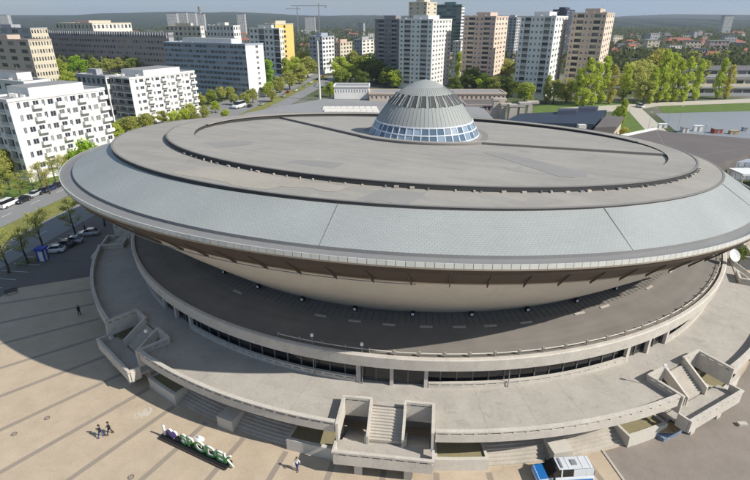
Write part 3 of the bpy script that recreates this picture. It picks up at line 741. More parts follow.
def facade(wall, o, d, nrm, W, z0, z1, cols, nf, ww, wh, rec=.18, ground=0.0, dens=1.0, mats_=0):
    """cols: string per bay: w window, l loggia, b blank, s stairs strip. Returns openings [(kind, centre, w, h)]"""
    out = []; n = len(cols); wts = {'w': 1.0, 'l': 1.45, 'b': .7, 's': .7, 'n': .6}
    tot = sum(wts[c] for c in cols); x = 0.0
    fh = (z1-z0-ground)/nf
    def P(a, z, r=0): q = o + d*a - nrm*r; return (q.x, q.y, z)
    if ground: wall.poly([P(0, z0), P(W, z0), P(W, z0+ground), P(0, z0+ground)], mats_)
    for c in cols:
        cw = W*wts[c]/tot
        if c == 'b':
            wall.poly([P(x, z0+ground), P(x+cw, z0+ground), P(x+cw, z1), P(x, z1)], mats_); x += cw; continue
        for j in range(nf):
            zb = z0+ground+j*fh; zt = zb+fh
            fw, fhh, rc = (ww, wh, rec) if c == 'w' else ((.94, .84, 1.2) if c == 'l' else (.55, .5, rec))
            a0 = x + cw*(1-fw)/2; a1 = x + cw*(1+fw)/2
            b0 = zb + fh*(1-fhh)*(.6 if c != 'l' else .35); b1 = b0 + fh*fhh
            wall.poly([P(x, zb), P(x+cw, zb), P(x+cw, b0), P(x, b0)], mats_); wall.poly([P(x, b1), P(x+cw, b1), P(x+cw, zt), P(x, zt)], mats_)
            wall.poly([P(x, b0), P(a0, b0), P(a0, b1), P(x, b1)], mats_); wall.poly([P(a1, b0), P(x+cw, b0), P(x+cw, b1), P(a1, b1)], mats_)
            wall.poly([P(a0, b0), P(a1, b0), P(a1, b0, rc), P(a0, b0, rc)], mats_); wall.poly([P(a0, b1), P(a1, b1), P(a1, b1, rc), P(a0, b1, rc)], mats_)
            wall.poly([P(a0, b0), P(a0, b1), P(a0, b1, rc), P(a0, b0, rc)], mats_); wall.poly([P(a1, b0), P(a1, b1), P(a1, b1, rc), P(a1, b0, rc)], mats_)
            cc = o + d*((a0+a1)/2) - nrm*rc; out.append((c, Vector((cc.x, cc.y, (b0+b1)/2)), a1-a0, b1-b0))
        x += cw
    return out
def block(name, label, cat, uc, vtop, Y, ul, ur, nf, cs, cl_, ms, ml_=None, mr='roof_grey', ww=.6, wh=.5, group=None, pent=.35, indiv=True, gnd=2.5, balc=None, glz_='glass', pentm=None, parapet=.5, fins=False, Ls=None, Ll=None, hroof=None, loggia_m=None):
    C = py(uc, vtop, Y); zt = C.z; C = Vector((C.x, C.y, 0))
    Ct = Vector((C.x, C.y, zt))
    Ls = Ls or max(5, solve(Ct, DS, ul)); Ll = Ll or max(5, solve(Ct, DL, ur))
    base = C + DS*Ls/2 + DL*Ll/2
    t = thing(name, label, cat, base, group)
    ml_ = ml_ or ms
    wl = MB()
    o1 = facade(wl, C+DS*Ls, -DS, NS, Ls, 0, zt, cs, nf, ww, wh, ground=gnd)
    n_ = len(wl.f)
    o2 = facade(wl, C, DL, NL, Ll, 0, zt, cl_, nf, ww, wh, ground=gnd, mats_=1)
    p0, p1, p2, p3 = C, C+DL*Ll, C+DL*Ll+DS*Ls, C+DS*Ls
    for a, c in ((p1, p2), (p2, p3)): wl.poly([(a.x, a.y, 0), (c.x, c.y, 0), (c.x, c.y, zt), (a.x, a.y, zt)])
    wl.build('wall', [ms, ml_], t)
    b = MB(); e = .25
    def rr(x): return [p0-DS*x-DL*x, p1-DS*x+DL*x, p2+DS*x+DL*x, p3+DS*x-DL*x]
    outer_, inner_ = rr(.18), rr(-.3)
    b.loft([[(p.x, p.y, zt-.25) for p in outer_], [(p.x, p.y, zt+parapet) for p in outer_], [(p.x, p.y, zt+parapet) for p in inner_], [(p.x, p.y, zt+.05) for p in inner_]])
    b.poly([(p.x, p.y, zt-.25) for p in outer_]); b.build('parapet', ms if not fins else 'wall_grey', t)
    b = MB(); b.poly([(p.x, p.y, zt+.06) for p in inner_]); roof = b.build('roof', mr, t)
    if pent:
        f0, f1 = .5-pent*.75, .5+pent*.75
        q = [p0 + DS*(Ls*a) + DL*(Ll*c) for a, c in ((f0, .22), (f0, .78), (f1, .78), (f1, .22))]
        b = MB(); b.prism(q, zt+.05, zt+2.7, 0, 1); b.build('penthouse', [pentm or ms, mr], roof)
        b = MB(); qq = p0+DS*(Ls*.3)+DL*(Ll*.5); b.tube((qq.x, qq.y, zt+2.6), (qq.x, qq.y, zt+5.5), .06, .03, 5); b.build('antenna', 'metal_grey', roof)
        for k in range(3):
            qq = p0+DS*(Ls*R.uniform(.08, .92))+DL*(Ll*R.uniform(.1, .2)); b = MB(); b.box(qq.x-.5, qq.x+.5, qq.y-.4, qq.y+.4, zt+.05, zt+1.0); b.build('chimney', ms, roof)
    join = MB()
    bal = {}
    for dd, nrm, ops, rz in ((-DS, NS, o1, math.atan2(-DS.y, -DS.x)), (DL, NL, o2, math.atan2(DL.y, DL.x))):
        for i, (c, ctr, w_, h_) in enumerate(ops):
            if indiv:
                me = pane_mesh(w_, h_, glz_, fm='metal_grey' if c == 'l' else 'white_frame', split=3 if w_ > 2.2 else 2); inst('window', me, t, ctr, rz=rz)
                if c == 'l':
                    key = ('bal', round(w_, 1), loggia_m or ms)
                    if key not in PANES:
                        b = MB(); b.box(-w_/2, w_/2, -.12, .0, -.5, .35); b.box(-w_/2-.05, w_/2+.05, -.16, .02, .36, .42); PANES[key] = b.mesh('balcony_front', loggia_m or ms)
                    inst('balcony_front', PANES[key], t, ctr + nrm*1.22 + Vector((0, 0, -h_/2+.5)), rz=rz)
                if balc and c == 'w' and balc(i, rz):
                    key = ('out', round(w_, 1), ms)
                    if key not in PANES:
                        b = MB(); ww_ = w_*.5+.55
                        b.box(-ww_, ww_, -1.15, 0, -.12, 0); b.box(-ww_, ww_, -1.15, -1.07, 0, .95); b.box(-ww_, -ww_+.08, -1.07, 0, 0, .95); b.box(ww_-.08, ww_, -1.07, 0, 0, .95); PANES[key] = b.mesh('balcony', ms)
                    inst('balcony', PANES[key], t, ctr + nrm*.18 + Vector((0, 0, -h_/2-.35)), rz=rz)
            else:
                e1 = dd*(w_/2); join.poly([ctr-e1-Vector((0, 0, h_/2)), ctr+e1-Vector((0, 0, h_/2)), ctr+e1+Vector((0, 0, h_/2)), ctr-e1+Vector((0, 0, h_/2))])
    if not indiv and join.f: tag(join.build('window_grid', glz_, t), kind='stuff')
    if fins:
        b = MB()
        for k in range(52):
            q = p3 - DS*(Ls*(k+.5)/52); 
            for zz in (zt-3.6,): b.hexa([q+NS*.05-DS*.25, q+NS*.05+DS*.25, q+NS*.9+DS*.25, q+NS*.9-DS*.25] and [Vector((v.x, v.y, zz)) for v in (q-DS*.25, q+DS*.25, q+NS*.9+DS*.25, q+NS*.9-DS*.25)] + [Vector((v.x, v.y, zt+.4)) for v in (q-DS*.25, q+DS*.25, q+NS*.9+DS*.25, q+NS*.9-DS*.25)])
        tag(b.build('facade_fin', 'wall_grey', t), kind='stuff')
    return t
# near blocks at the left
block('apartment_block', 'white apartment block with balconies next to the bright green bush', 'apartment block', 7, 101.5, 134, -16, 104, 6, 'lwlw', 'bnwwnwwnwwnww', 'wall_white', 'wall_white', 'roof_grey', .62, .45, 'white balcony blocks by the avenue', .62, True, 2.2, lambda i, rz: rz > 0 and (i//6) % 3 != 1, pentm='wall_white', loggia_m='wall_pale_grey')
block('apartment_block', 'white slab block with a dark balcony side beside the long blue grey slab', 'apartment block', 129, 79, 214, 105, 194, 6, 'lll', 'bnwwnwwnwwnww', 'wall_white', 'wall_white', 'roof_grey', .62, .45, 'white balcony blocks by the avenue', .62, True, 2.2, lambda i, rz: rz > 0 and (i//6) % 3 != 1, loggia_m='wall_dark')
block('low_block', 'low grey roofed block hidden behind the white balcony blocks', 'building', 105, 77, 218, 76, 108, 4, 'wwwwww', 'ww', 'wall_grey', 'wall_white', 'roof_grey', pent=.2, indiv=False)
block('stepped_block', 'white stepped block with flat roofs behind the first balcony block', 'building', 24, 83, 172, -30, 50, 5, 'wwwww', 'wwwwww', 'wall_white', 'wall_white', 'roof_dark', pent=.4, indiv=False, pentm='wall_white')
block('office_slab', 'long blue grey slab with a blank pale end wall and ribbon windows', 'office building', 245, 45, 292, 163, 263, 9, 'w'*22, 'bbsb', 'wall_blue', 'white', 'roof_grey', .86, .6, None, .4, True, 3.0, pentm='wall_white')
block('long_slab', 'very long brown slab with a finned top floor on the skyline', 'office building', 168, 33.5, 430, 45, 172, 6, 'w'*44, 'www', 'wall_brown', 'wall_grey', 'roof_grey', .62, .42, pent=.0, indiv=False, fins=True)
block('beige_block', 'beige city block beside the brown finned slab', 'building', 28, 40.5, 330, -40, 51, 6, 'wwwwww', 'wwwwwwww', 'wall_tan', 'wall_cream', 'roof_dark', .5, .5, pent=.2, indiv=False)
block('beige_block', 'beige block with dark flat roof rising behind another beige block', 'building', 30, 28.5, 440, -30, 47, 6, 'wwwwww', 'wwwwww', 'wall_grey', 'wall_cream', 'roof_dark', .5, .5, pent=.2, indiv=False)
block('cream_hall', 'long low cream hall peeking over the brown finned slab', 'building', 92, 23.5, 560, 55, 131, 5, 'w'*10, 'w'*10, 'wall_cream', 'white_warm', 'roof_red', .5, .5, pent=.25, indiv=False)
block('cream_block', 'cream block with wide eaves above the blue grey slab', 'building', 233, 26, 470, 206, 240, 7, 'w'*8, 'www', 'white_warm', 'white', 'roof_dark', .5, .5, pent=.2, indiv=False)
block('cream_block', 'cream block left of the wide eaved one behind the blue grey slab', 'building', 200, 26.5, 500, 165, 204, 7, 'w'*8, 'www', 'wall_cream', 'white', 'roof_dark', .5, .5, pent=.3, indiv=False)
block('apartment_tower', 'white eight storey block by the avenue in front of the yellow one', 'apartment block', 279, 29, 400, 249, 283, 8, 'wwlwwl', 'ww', 'wall_white', 'white_warm', 'roof_dark', .5, .5, pent=.3, indiv=False)
block('apartment_tower', 'block with a bright yellow end wall by the avenue', 'apartment block', 275, 24.5, 440, 262, 293, 9, 'wwww', 'bbsbb', 'wall_cream', 'wall_yellow', 'roof_dark', .5, .5, pent=.3, indiv=False)
block('office_block', 'pale grey block beside the tall mast on the avenue', 'office building', 322, 37, 430, 309, 334, 8, 'wwww', 'wwww', 'wall_blue', 'white', 'roof_grey', .7, .5, pent=.3, indiv=False)
block('cream_block', 'small cream block beyond the pale grey one on the avenue', 'building', 340, 43, 480, 333, 352, 6, 'ww', 'wwww', 'wall_tan', 'wall_cream', 'roof_red', .5, .5, pent=.2, indiv=False)
block('grey_block', 'grey block at the far end of the avenue among trees', 'building', 362, 40, 540, 354, 374, 6, 'www', 'www', 'wall_grey', 'white_warm', 'roof_dark', .5, .5, pent=.2, indiv=False)
# residential towers behind the dome
TG = 'residential towers behind the arena'
block('residential_tower', 'dark grey residential tower partly behind a white one', 'tower block', 401, 20, 362, 375, 410, 14, 'wlwwlw', 'wwww', 'wall_dark', 'wall_pale_grey', 'roof_grey', .5, .45, TG, .3, loggia_m='wall_grey')
block('residential_tower', 'white residential tower directly behind the dome', 'tower block', 433, 20, 330, 399.5, 452, 14, 'wlwwlw', 'wnwnww', 'wall_white', 'wall_white', 'roof_grey', .45, .42, TG, .3, loggia_m='wall_pale_grey')
block('residential_tower', 'pink and peach residential tower between two white towers', 'tower block', 496, 17, 338, 464.5, 508.5, 14, 'wlwwlw', 'wnww', 'wall_pink', 'wall_peach', 'roof_grey', .42, .42, TG, .3, loggia_m='wall_peach')
block('residential_tower', 'white residential tower in front of the lawn beside the tan tower', 'tower block', 556, 17, 290, 521, 568, 13, 'wlwwwlw', 'wnww', 'wall_white', 'wall_white', 'roof_grey', .42, .42, TG, .3, loggia_m='wall_pale_grey')
block('residential_tower', 'tan residential tower with peach side, last of its row', 'tower block', 607, 13.5, 302, 573, 615, 13, 'wlwwlw', 'wnww', 'wall_tan', 'wall_peach', 'roof_grey', .42, .42, TG, .3, loggia_m='wall_cream')
block('beige_tower', 'beige tower rising behind the white tower and the dome', 'tower block', 427, 2.5, 480, 409, 437, 16, 'wbwbw', 'wbw', 'wall_cream', 'wall_cream', 'roof_grey', .4, .4, None, .3, indiv=False)
block('green_tower', 'tower with green glass floors behind the beige tower', 'office building', 462, 5, 540, 437, 465, 17, 'wwwww', 'ww', 'wall_green', 'white', 'roof_grey', .95, .5, None, .3, indiv=False)
block('white_block', 'small white block between the white and the pink tower', 'building', 461, 42, 405, 453, 466, 8, 'www', 'ww', 'white_warm', 'white', 'roof_grey', .4, .45, None, 0, indiv=False)
block('grey_tower', 'grey tower far behind the gap beside the pink tower', 'office building', 517, 18, 560, 506, 521, 14, 'www', 'ww', 'wall_grey', 'wall_pale_grey', 'roof_grey', .6, .5, None, .3, indiv=False)
block('navy_tower', 'dark navy tower top far behind the tan tower', 'office building', 567, 10, 560, 553, 575, 16, 'wwww', 'ww', 'wall_navy', 'wall_navy', 'roof_dark', .7, .5, None, .3, indiv=False)
# houses at the right
def house(name, label, u, vtop, Y, W, D, hh, wm, rm_, hip=True, group=None):
    c = py(u, vtop, Y); x, y = c.x, Y; ridge = 4.6
    z = max(4, c.z - ridge) if hh is None else hh
    t = thing(name, label, 'house', (x, y+D/2, 0), group)
    wl = MB(); P0 = Vector((x-W/2, y, 0)); ops = facade(wl, P0, Vector((1, 0, 0)), Vector((0, -1, 0)), W, 0, z, 'w'*max(3, int(W/3.2)), max(2, int(z/3.1)), .4, .5)
    ops2 = facade(wl, P0+Vector((W, 0, 0)), Vector((0, 1, 0)), Vector((1, 0, 0)), D, 0, z, 'w'*max(2, int(D/3.5)), max(2, int(z/3.1)), .4, .5)
    wl.poly([(x-W/2, y, 0), (x-W/2, y+D, 0), (x-W/2, y+D, z), (x-W/2, y, z)]); wl.poly([(x-W/2, y+D, 0), (x+W/2, y+D, 0), (x+W/2, y+D, z), (x-W/2, y+D, z)]); wl.build('wall', wm, t)
    j = MB()
    for (c_, q, w_, h_) in ops: j.poly([q+Vector((sx*w_/2, 0, sz*h_/2)) for sx, sz in ((-1, -1), (1, -1), (1, 1), (-1, 1))])
    for (c_, q, w_, h_) in ops2: j.poly([q+Vector((0, sx*w_/2, sz*h_/2)) for sx, sz in ((-1, -1), (1, -1), (1, 1), (-1, 1))])
    tag(j.build('window_grid', 'glass', t), kind='stuff')
    o_ = .5; X0, X1, Y0, Y1 = x-W/2-o_, x+W/2+o_, y-o_, y+D+o_; k = D*.45 if hip else 0; zr = z+ridge
    b = MB(); a, bb = (X0+k, (Y0+Y1)/2, zr), (X1-k, (Y0+Y1)/2, zr)
    b.poly([(X0, Y0, z), (X1, Y0, z), bb, a]); b.poly([(X1, Y1, z), (X0, Y1, z), a, bb]); b.poly([(X0, Y1, z), (X0, Y0, z), a]); b.poly([(X1, Y0, z), (X1, Y1, z), bb]); b.poly([(X0, Y0, z), (X0, Y1, z), (X1, Y1, z), (X1, Y0, z)])
    rf = b.build('roof', rm_, t); b = MB(); b.box(x-1.0, x-.3, y+D*.5-.4, y+D*.5+.4, zr-1, zr+1.2); b.build('chimney', wm, rf)
house('red_roofed_house', 'long house with a red tiled roof above the poplars', 683, 38, 800, 44, 20, None, 'wall_tan', 'roof_red')
house('red_roofed_house', 'cream house with a steep red hip roof behind the terraced grey building', 741, 39.5, 820, 24, 22, None, 'wall_cream', 'roof_red')
house('red_roofed_house', 'small house with red roof tucked beside the tan tower', 617, 48, 590, 14, 12, None, 'wall_peach', 'roof_red')
house('hip_roofed_house', 'cream house with a brown hip roof between trees right of the tan tower', 636, 43, 650, 24, 16, None, 'wall_cream', 'roof_brown')
house('hip_roofed_house', 'grey house with brown roof behind the red roofed house', 662, 33, 1000, 36, 16, None, 'wall_white', 'roof_brown', False)
# terraced grey building at the right edge
t = thing('terraced_building', 'long low grey building with stepped storeys and dark window bands behind the square', 'building', px(735, 97))
for i, (u0, u1, Yb, dep, z0, z1) in enumerate(((664, 800, 304, 20, 0, 4.6), (672, 800, 310, 24, 4.62, 9.2), (692, 800, 318, 26, 9.22, 13.6))):
    x0, x1 = py(u0, 60, Yb).x, py(u1, 60, Yb).x
    wl = MB(); ops = facade(wl, Vector((x0, Yb, 0)), Vector((1, 0, 0)), Vector((0, -1, 0)), x1-x0, z0, z1, 'w'*int((x1-x0)/5.5), 1, .86, .42, rec=.5)
    wl.box(x0, x1, Yb+1.2, Yb+dep, z0, z1); wl.poly([(x0, Yb, z1), (x1, Yb, z1), (x1, Yb+1.2, z1), (x0, Yb+1.2, z1)]); wl.poly([(x0, Yb, z0), (x0, Yb+1.2, z0), (x0, Yb+1.2, z1), (x0, Yb, z1)])
    st_ = wl.build('storey', ['wall_grey', 'wall_cream', 'wall_pale_grey'][i], t)
    for (c_, q, w_, h_) in ops: inst('window', pane_mesh(w_, h_, 'glass', 'metal_grey', 4), st_, q)
    b = MB(); b.box(x0-.6, x1+.6, Yb-.9, Yb-.02, z1-.35, z1+.15); b.build('eave', 'roof_grey', st_)
    b = MB(); b.poly([(x0, Yb, z1+.03), (x1, Yb, z1+.03), (x1, Yb+dep, z1+.03), (x0, Yb+dep, z1+.03)]); b.build('roof', 'roof_dark' if i else 'roof_grey', st_)

# annexes between the arena and the towers
def abox(name, label, u0, u1, vt, vb, dep, wm, rm_, cols, nf, zb=0.0, ww=.5, wh=.45, cat='building', rowz=None):
    q = px((u0+u1)/2, vb, zb); Y = q.y; a, c = py(u0, vt, Y), py(u1, vt, Y); z1 = a.z
    t = thing(name, label, cat, ((a.x+c.x)/2, Y+dep/2, 0))
    wl = MB(); ops = facade(wl, Vector((a.x, Y, 0)), Vector((1, 0, 0)), Vector((0, -1, 0)), c.x-a.x, zb, z1, 'w'*cols, nf, ww, wh, ground=.5)
    wl.poly([(a.x, Y, 0), (a.x, Y+dep, 0), (a.x, Y+dep, z1), (a.x, Y, z1)]); wl.poly([(c.x, Y, 0), (c.x, Y+dep, 0), (c.x, Y+dep, z1), (c.x, Y, z1)]); wl.poly([(a.x, Y+dep, 0), (c.x, Y+dep, 0), (c.x, Y+dep, z1), (a.x, Y+dep, z1)])
    wl.build('wall', wm, t)
    for (k, ctr, w_, h_) in ops: inst('window', pane_mesh(w_, h_), t, ctr)
    b = MB(); o_ = [(a.x-.4, Y-.4), (c.x+.4, Y-.4), (c.x+.4, Y+dep+.4), (a.x-.4, Y+dep+.4)]; i_ = [(a.x+.2, Y+.2), (c.x-.2, Y+.2), (c.x-.2, Y+dep-.2), (a.x+.2, Y+dep-.2)]
    b.loft([[(*p, z1-.35) for p in o_], [(*p, z1+.3) for p in o_], [(*p, z1+.3) for p in i_], [(*p, z1+.02) for p in i_]]); b.poly([(*p, z1+.02) for p in i_], 1); b.poly([(*p, z1-.35) for p in o_]); b.build('roof', [wm, rm_], t)
    return t, a, c, Y, z1
abox('white_annex', 'low white flat roofed building left of the dome', 334, 369, 86.5, 99, 11, 'wall_white', 'roof_grey', 13, 1, 7.5, .4, .28)
abox('tan_annex', 'long low tan building with square windows behind the dome', 369.5, 506, 93.5, 104, 13, 'wall_tan', 'roof_grey', 30, 1, 6.0, .45, .32)
abox('lower_annex', 'low dark windowed wing in front of the long tan building', 466, 500, 105, 114.5, 16, 'wall_brown', 'roof_brown', 8, 1, 4.0, .7, .5)
# flat annex roof with white rooflights
t = thing('flat_annex', 'wide grey flat roof with rows of white rooflights left of the dome', 'building', px(310, 110, 7.4))
b = MB(); pl4 = [px(246, 113, 7.4), px(330, 97.5, 7.4), px(480, 104, 7.4), px(500, 126, 7.4), px(225, 124, 7.4)]
b.prism([(p.x, p.y) for p in pl4], 0, 7.4); b.build('roof_slab', 'roof_grey', t)
for r_ in range(3):
    for k in range(9):
        p = px(326+k*6+r_*1.5, 108.8+r_*3.0, 7.4); b = MB(); s_ = 1.35
        b.hexa([(p.x-s_, p.y-2.2, 7.38), (p.x+s_, p.y-2.2, 7.38), (p.x+s_, p.y+2.2, 7.38), (p.x-s_, p.y+2.2, 7.38), (p.x-s_*.8, p.y-1.9, 8.1), (p.x+s_*.8, p.y-1.9, 8.1), (p.x+s_*.8, p.y+1.9, 8.1), (p.x-s_*.8, p.y+1.9, 8.1)]); b.build('rooflight', 'white_warm', t)
# concrete pylons right of the dome
for i, (u, vt, vb, wd) in enumerate(((497, 101, 122, 1.6), (504, 106, 123, 1.2), (514, 107, 124, 2.0), (523, 105, 124, 1.3), (531, 104, 123, 1.2))):
    q = px(u, vb, 2); Y = q.y; a = py(u, vt, Y); t = thing('concrete_pylon', 'slanted concrete pylon before the dark blue hall', 'pylon', (a.x, Y, 0), 'pylons by the blue hall')
    b = MB(); b.hexa([(a.x-wd, Y, 0), (a.x+wd, Y, 0), (a.x+wd, Y+3, 0), (a.x-wd, Y+3, 0), (a.x-wd*.7, Y+.3, a.z), (a.x+wd*.7, Y+.3, a.z), (a.x+wd*.7, Y+2.7, a.z), (a.x-wd*.7, Y+2.7, a.z)]); b.build('shaft', 'concrete', t)
    b = MB(); b.box(a.x-wd*.7-.4, a.x+wd*1.6+1.5, Y+.1, Y+2.9, a.z+.02, a.z+.9); b.build('cap_beam', 'concrete', t)
# dark blue hall
t = thing('blue_hall', 'low hall with a dark blue metal roof right of the dome', 'building', px(560, 120, 0))
b = MB(); q = [px(505, 121, 6.2), px(520, 113.5, 6.2), px(607, 110, 6.2), px(600, 118, 6.2), px(594, 124, 6.2), px(545, 123, 6.2)]; b.prism([(p.x, p.y) for p in q], 0, 6.2); b.build('hall_body', 'roof_blue', t)
for (ua, ub, v0, v1) in ((557, 576, 112, 114.5), (577, 596, 109.8, 112)):
    q = [px(ua, v1, 6.2), px(ub, v1-.5, 6.2), px(ub+2, v0, 6.2), px(ua+2, v0, 6.2)]; b = MB(); b.prism([(p.x, p.y) for p in q], 6.2, 7.7); b.build('roof_monitor', 'wall_navy', t)
b = MB(); p = px(582, 131, 4); b.box(p.x-1.4, p.x+1.4, p.y, p.y+2, 0, 6.2); b.build('roof_box', 'white_warm', t)
t = thing('brown_pavilion', 'small pavilion with brown sloping roof beside the path', 'building', px(607, 134, 0))
b = MB(); q = [px(592, 132, 5.0), px(614, 131, 5.0), px(622, 121, 5.0), px(604, 119, 5.0)]; b.prism([(p.x, p.y) for p in q], 0, 4.2); b.build('wall', 'wall_tan', t)
b = MB(); r0 = [(p.x, p.y, 4.2) for p in q]; r1 = [(p.x*.985+1.9, p.y*.99+1.7, 6.6) for p in q]; b.loft([r0, r1], True); b.poly(r1); b.build('roof', 'roof_brown', t)
# large brown flat roof at the right
t = thing('brown_hall', 'wide hall with a flat brown roof between arena and square', 'building', px(700, 150, 0))
b = MB(); q = [px(602, 141, 6.5), px(656, 129.5, 6.5), px(673, 132.5, 6.5), px(750, 138.5, 6.5), px(845, 146, 6.5), px(845, 150, 6.5), px(752, 153, 6.5), px(716, 165, 6.5), px(690, 170, 6.5), px(640, 165, 6.5)]; b.prism([(p.x, p.y) for p in q], 0, 6.5); b.build('roof_slab', 'roof_brown', t)
for (p, q2) in ((px(602, 141, 6.5), px(656, 129.5, 6.5)),):
    d = (q2-p).normalized(); nn = Vector((-d.y, d.x, 0))*.35; b = MB(); b.hexa([p-nn, q2-nn, q2+nn, p+nn]+[x+Vector((0, 0, .7)) for x in (p-nn, q2-nn, q2+nn, p+nn)]); b.build('parapet', 'white', t)
for (a_, c_) in (((640, 143), (700, 140)), ((668, 160), (760, 146)), ((656, 130), (672, 160))):
    p, q2 = px(*a_, 6.52), px(*c_, 6.52); d = (q2-p).normalized(); nn = Vector((-d.y, d.x, 0))*.12; b = MB(); b.poly([x+Vector((0, 0, .01)) for x in (p-nn, q2-nn, q2+nn, p+nn)]); b.build('roof_seam', 'roof_felt_dark', t)
# building site and plant at the right edge
t = thing('panel_container', 'blue grey container with a grid of panels behind the saucer rim', 'container', px(737, 179, 0))
c0 = px(737, 180, 0); b = MB(); b.box(c0.x-4.4, c0.x+4.4, c0.y, c0.y+3.5, 0, 5.2); b.build('frame', 'wall_blue', t)
for i in range(5):
    for j in range(4): b = MB(); x = c0.x-4.2+i*1.7; b.box(x, x+1.5, c0.y-.06, c0.y-.002, .2+j*1.25, 1.3+j*1.25); b.build('panel', 'wall_pale_grey' if (i+j) % 2 else 'wall_blue', t)
for (u, v, wd, dp, zz, lb) in ((745, 172, 9, 5, 5.0, 'white flat canopy behind the panel container'), (752, 187, 9, 6, 4.0, 'white flat canopy beside the saucer rim in front of the panel container')):
    p = px(u+12, v, 0); t = thing('canopy', lb, 'canopy', (p.x, p.y, 0)); b = MB(); b.box(p.x-wd, p.x+wd, p.y-dp/2, p.y+dp/2, zz, zz+.5); b.build('canopy_top', 'white', t)
    for sx in (-1, 1):
        for sy in (-1, 1): b = MB(); b.tube((p.x+sx*(wd-.5), p.y+sy*(dp/2-.4), 0), (p.x+sx*(wd-.5), p.y+sy*(dp/2-.4), zz), .15); b.build('post', 'white', t)
SITE = [(662, 128, 'white', 'low white site cabin beside the path on the grey square'), (684, 132, 'white_warm', None), (697, 131, 'white', None), (716, 133, 'crane_red', 'red site container on the grey square'), (733, 134, 'yellow', 'small tan site machine on the grey square'), (744, 131, 'wall_blue', 'blue grey site cabin on the grey square')]
for i, (u, v, m_, lb) in enumerate(SITE):
    p = px(u, v, .06); wd, dp, hh = R.uniform(.7, 1.9), R.uniform(.7, 1.3), R.uniform(1.2, 2.2)
    t = thing('site_cabin', lb or 'white site cabin among others on the grey square', 'cabin', p, None if lb else 'white cabins on the grey square')
    b = MB(); b.box(p.x-wd, p.x+wd, p.y-dp, p.y+dp, .06, hh); b.build('body', m_, t)
    b = MB(); b.box(p.x-wd-.15, p.x+wd+.15, p.y-dp-.15, p.y+dp+.15, hh+.003, hh+.2); b.build('roof', 'roof_grey' if i % 2 else m_, t)
    b = MB(); b.box(p.x-.4, p.x+.4, p.y-dp-.05, p.y-dp-.002, .1, hh*.85); b.build('door', 'wall_dark', t)

# small far houses that fill the city behind
FARM = ['wall_white', 'wall_cream', 'wall_grey', 'wall_tan', 'white_warm', 'wall_pale_grey', 'wall_peach', 'wall_brown']
def far_block(x, y, W, D, z, m_, rm_, lab, grp, rot):
    t = thing('far_building', lab, 'building', (x, y, 0), grp)
    c, s = math.cos(rot), math.sin(rot); dx, dy = Vector((c, s, 0)), Vector((-s, c, 0)); o = Vector((x, y, 0))
    P0 = o-dx*W/2-dy*D/2; wl = MB(); nf = max(2, int(z/3.2))
    ops = facade(wl, P0, dx, -dy, W, 0, z, 'w'*max(3, int(W/4)), nf, .5, .45); o2 = facade(wl, P0+dx*W, dy, dx, D, 0, z, 'w'*max(2, int(D/4)), nf, .5, .45)
    wl.poly([P0+dy*D, P0, P0+Vector((0, 0, z)), P0+dy*D+Vector((0, 0, z))]); wl.poly([P0+dy*D, P0+dy*D+dx*W, P0+dy*D+dx*W+Vector((0, 0, z)), P0+dy*D+Vector((0, 0, z))]); wl.build('wall', m_, t)
    j = MB()
    for e1, oo in ((dx, ops), (dy, o2)):
        for (k, q, w_, h_) in oo: j.poly([q+e1*(sx*w_/2)+Vector((0, 0, sz*h_/2)) for sx, sz in ((-1, -1), (1, -1), (1, 1), (-1, 1))])
    tag(j.build('window_grid', 'glass', t), kind='stuff')
    q = [P0-dx*.3-dy*.3, P0+dx*(W+.3)-dy*.3, P0+dx*(W+.3)+dy*(D+.3), P0-dx*.3+dy*(D+.3)]; b = MB()
    if rm_ == 'roof_red':
        h_ = Vector((0, 0, z)); r1, r2 = o-dx*W*.3+Vector((0, 0, z+D*.28)), o+dx*W*.3+Vector((0, 0, z+D*.28)); qq = [p+h_ for p in q]
        b.poly([qq[0], qq[1], r2, r1]); b.poly([qq[2], qq[3], r1, r2]); b.poly([qq[3], qq[0], r1]); b.poly([qq[1], qq[2], r2]); b.poly(qq)
    else: b.prism([(p.x, p.y) for p in q], z+.003, z+.6)
    b.build('roof', rm_, t)
RF = random.Random(21)
LABS = {'wall_white': 'far off white building', 'wall_cream': 'far off cream building', 'wall_grey': 'far off grey building', 'wall_tan': 'far off tan building', 'white_warm': 'far off ivory building', 'wall_pale_grey': 'far off pale grey building', 'wall_peach': 'far off peach building', 'wall_brown': 'far off brown building'}
for k in range(150):
    u = RF.uniform(-20, 770) if k % 3 else RF.uniform(610, 765); Y = 470*math.exp(RF.uniform(0, 1.35))
    if k % 3 == 0: Y = RF.uniform(560, 1300)
    x = (u-CX)/F*(Y*CT+38*ST); tall = RF.random() < .12
    W, D = RF.uniform(10, 30)*(.7 if u > 610 else 1), RF.uniform(9, 14); z = RF.uniform(24, 36) if tall else RF.uniform(5, 12)
    if u > 610 and tall: z = 18
    m_ = RF.choice(FARM); red = (not tall) and RF.random() < .35
    far_block(x, Y, W, D, z, m_, 'roof_red' if red else RF.choice(['roof_grey', 'roof_dark']), LABS[m_] + (' with a red hipped roof among the city trees' if red else ' with a flat roof among the city trees'), LABS[m_]+('s with red roofs' if red else 's with flat roofs'), RF.uniform(-.5, .3))
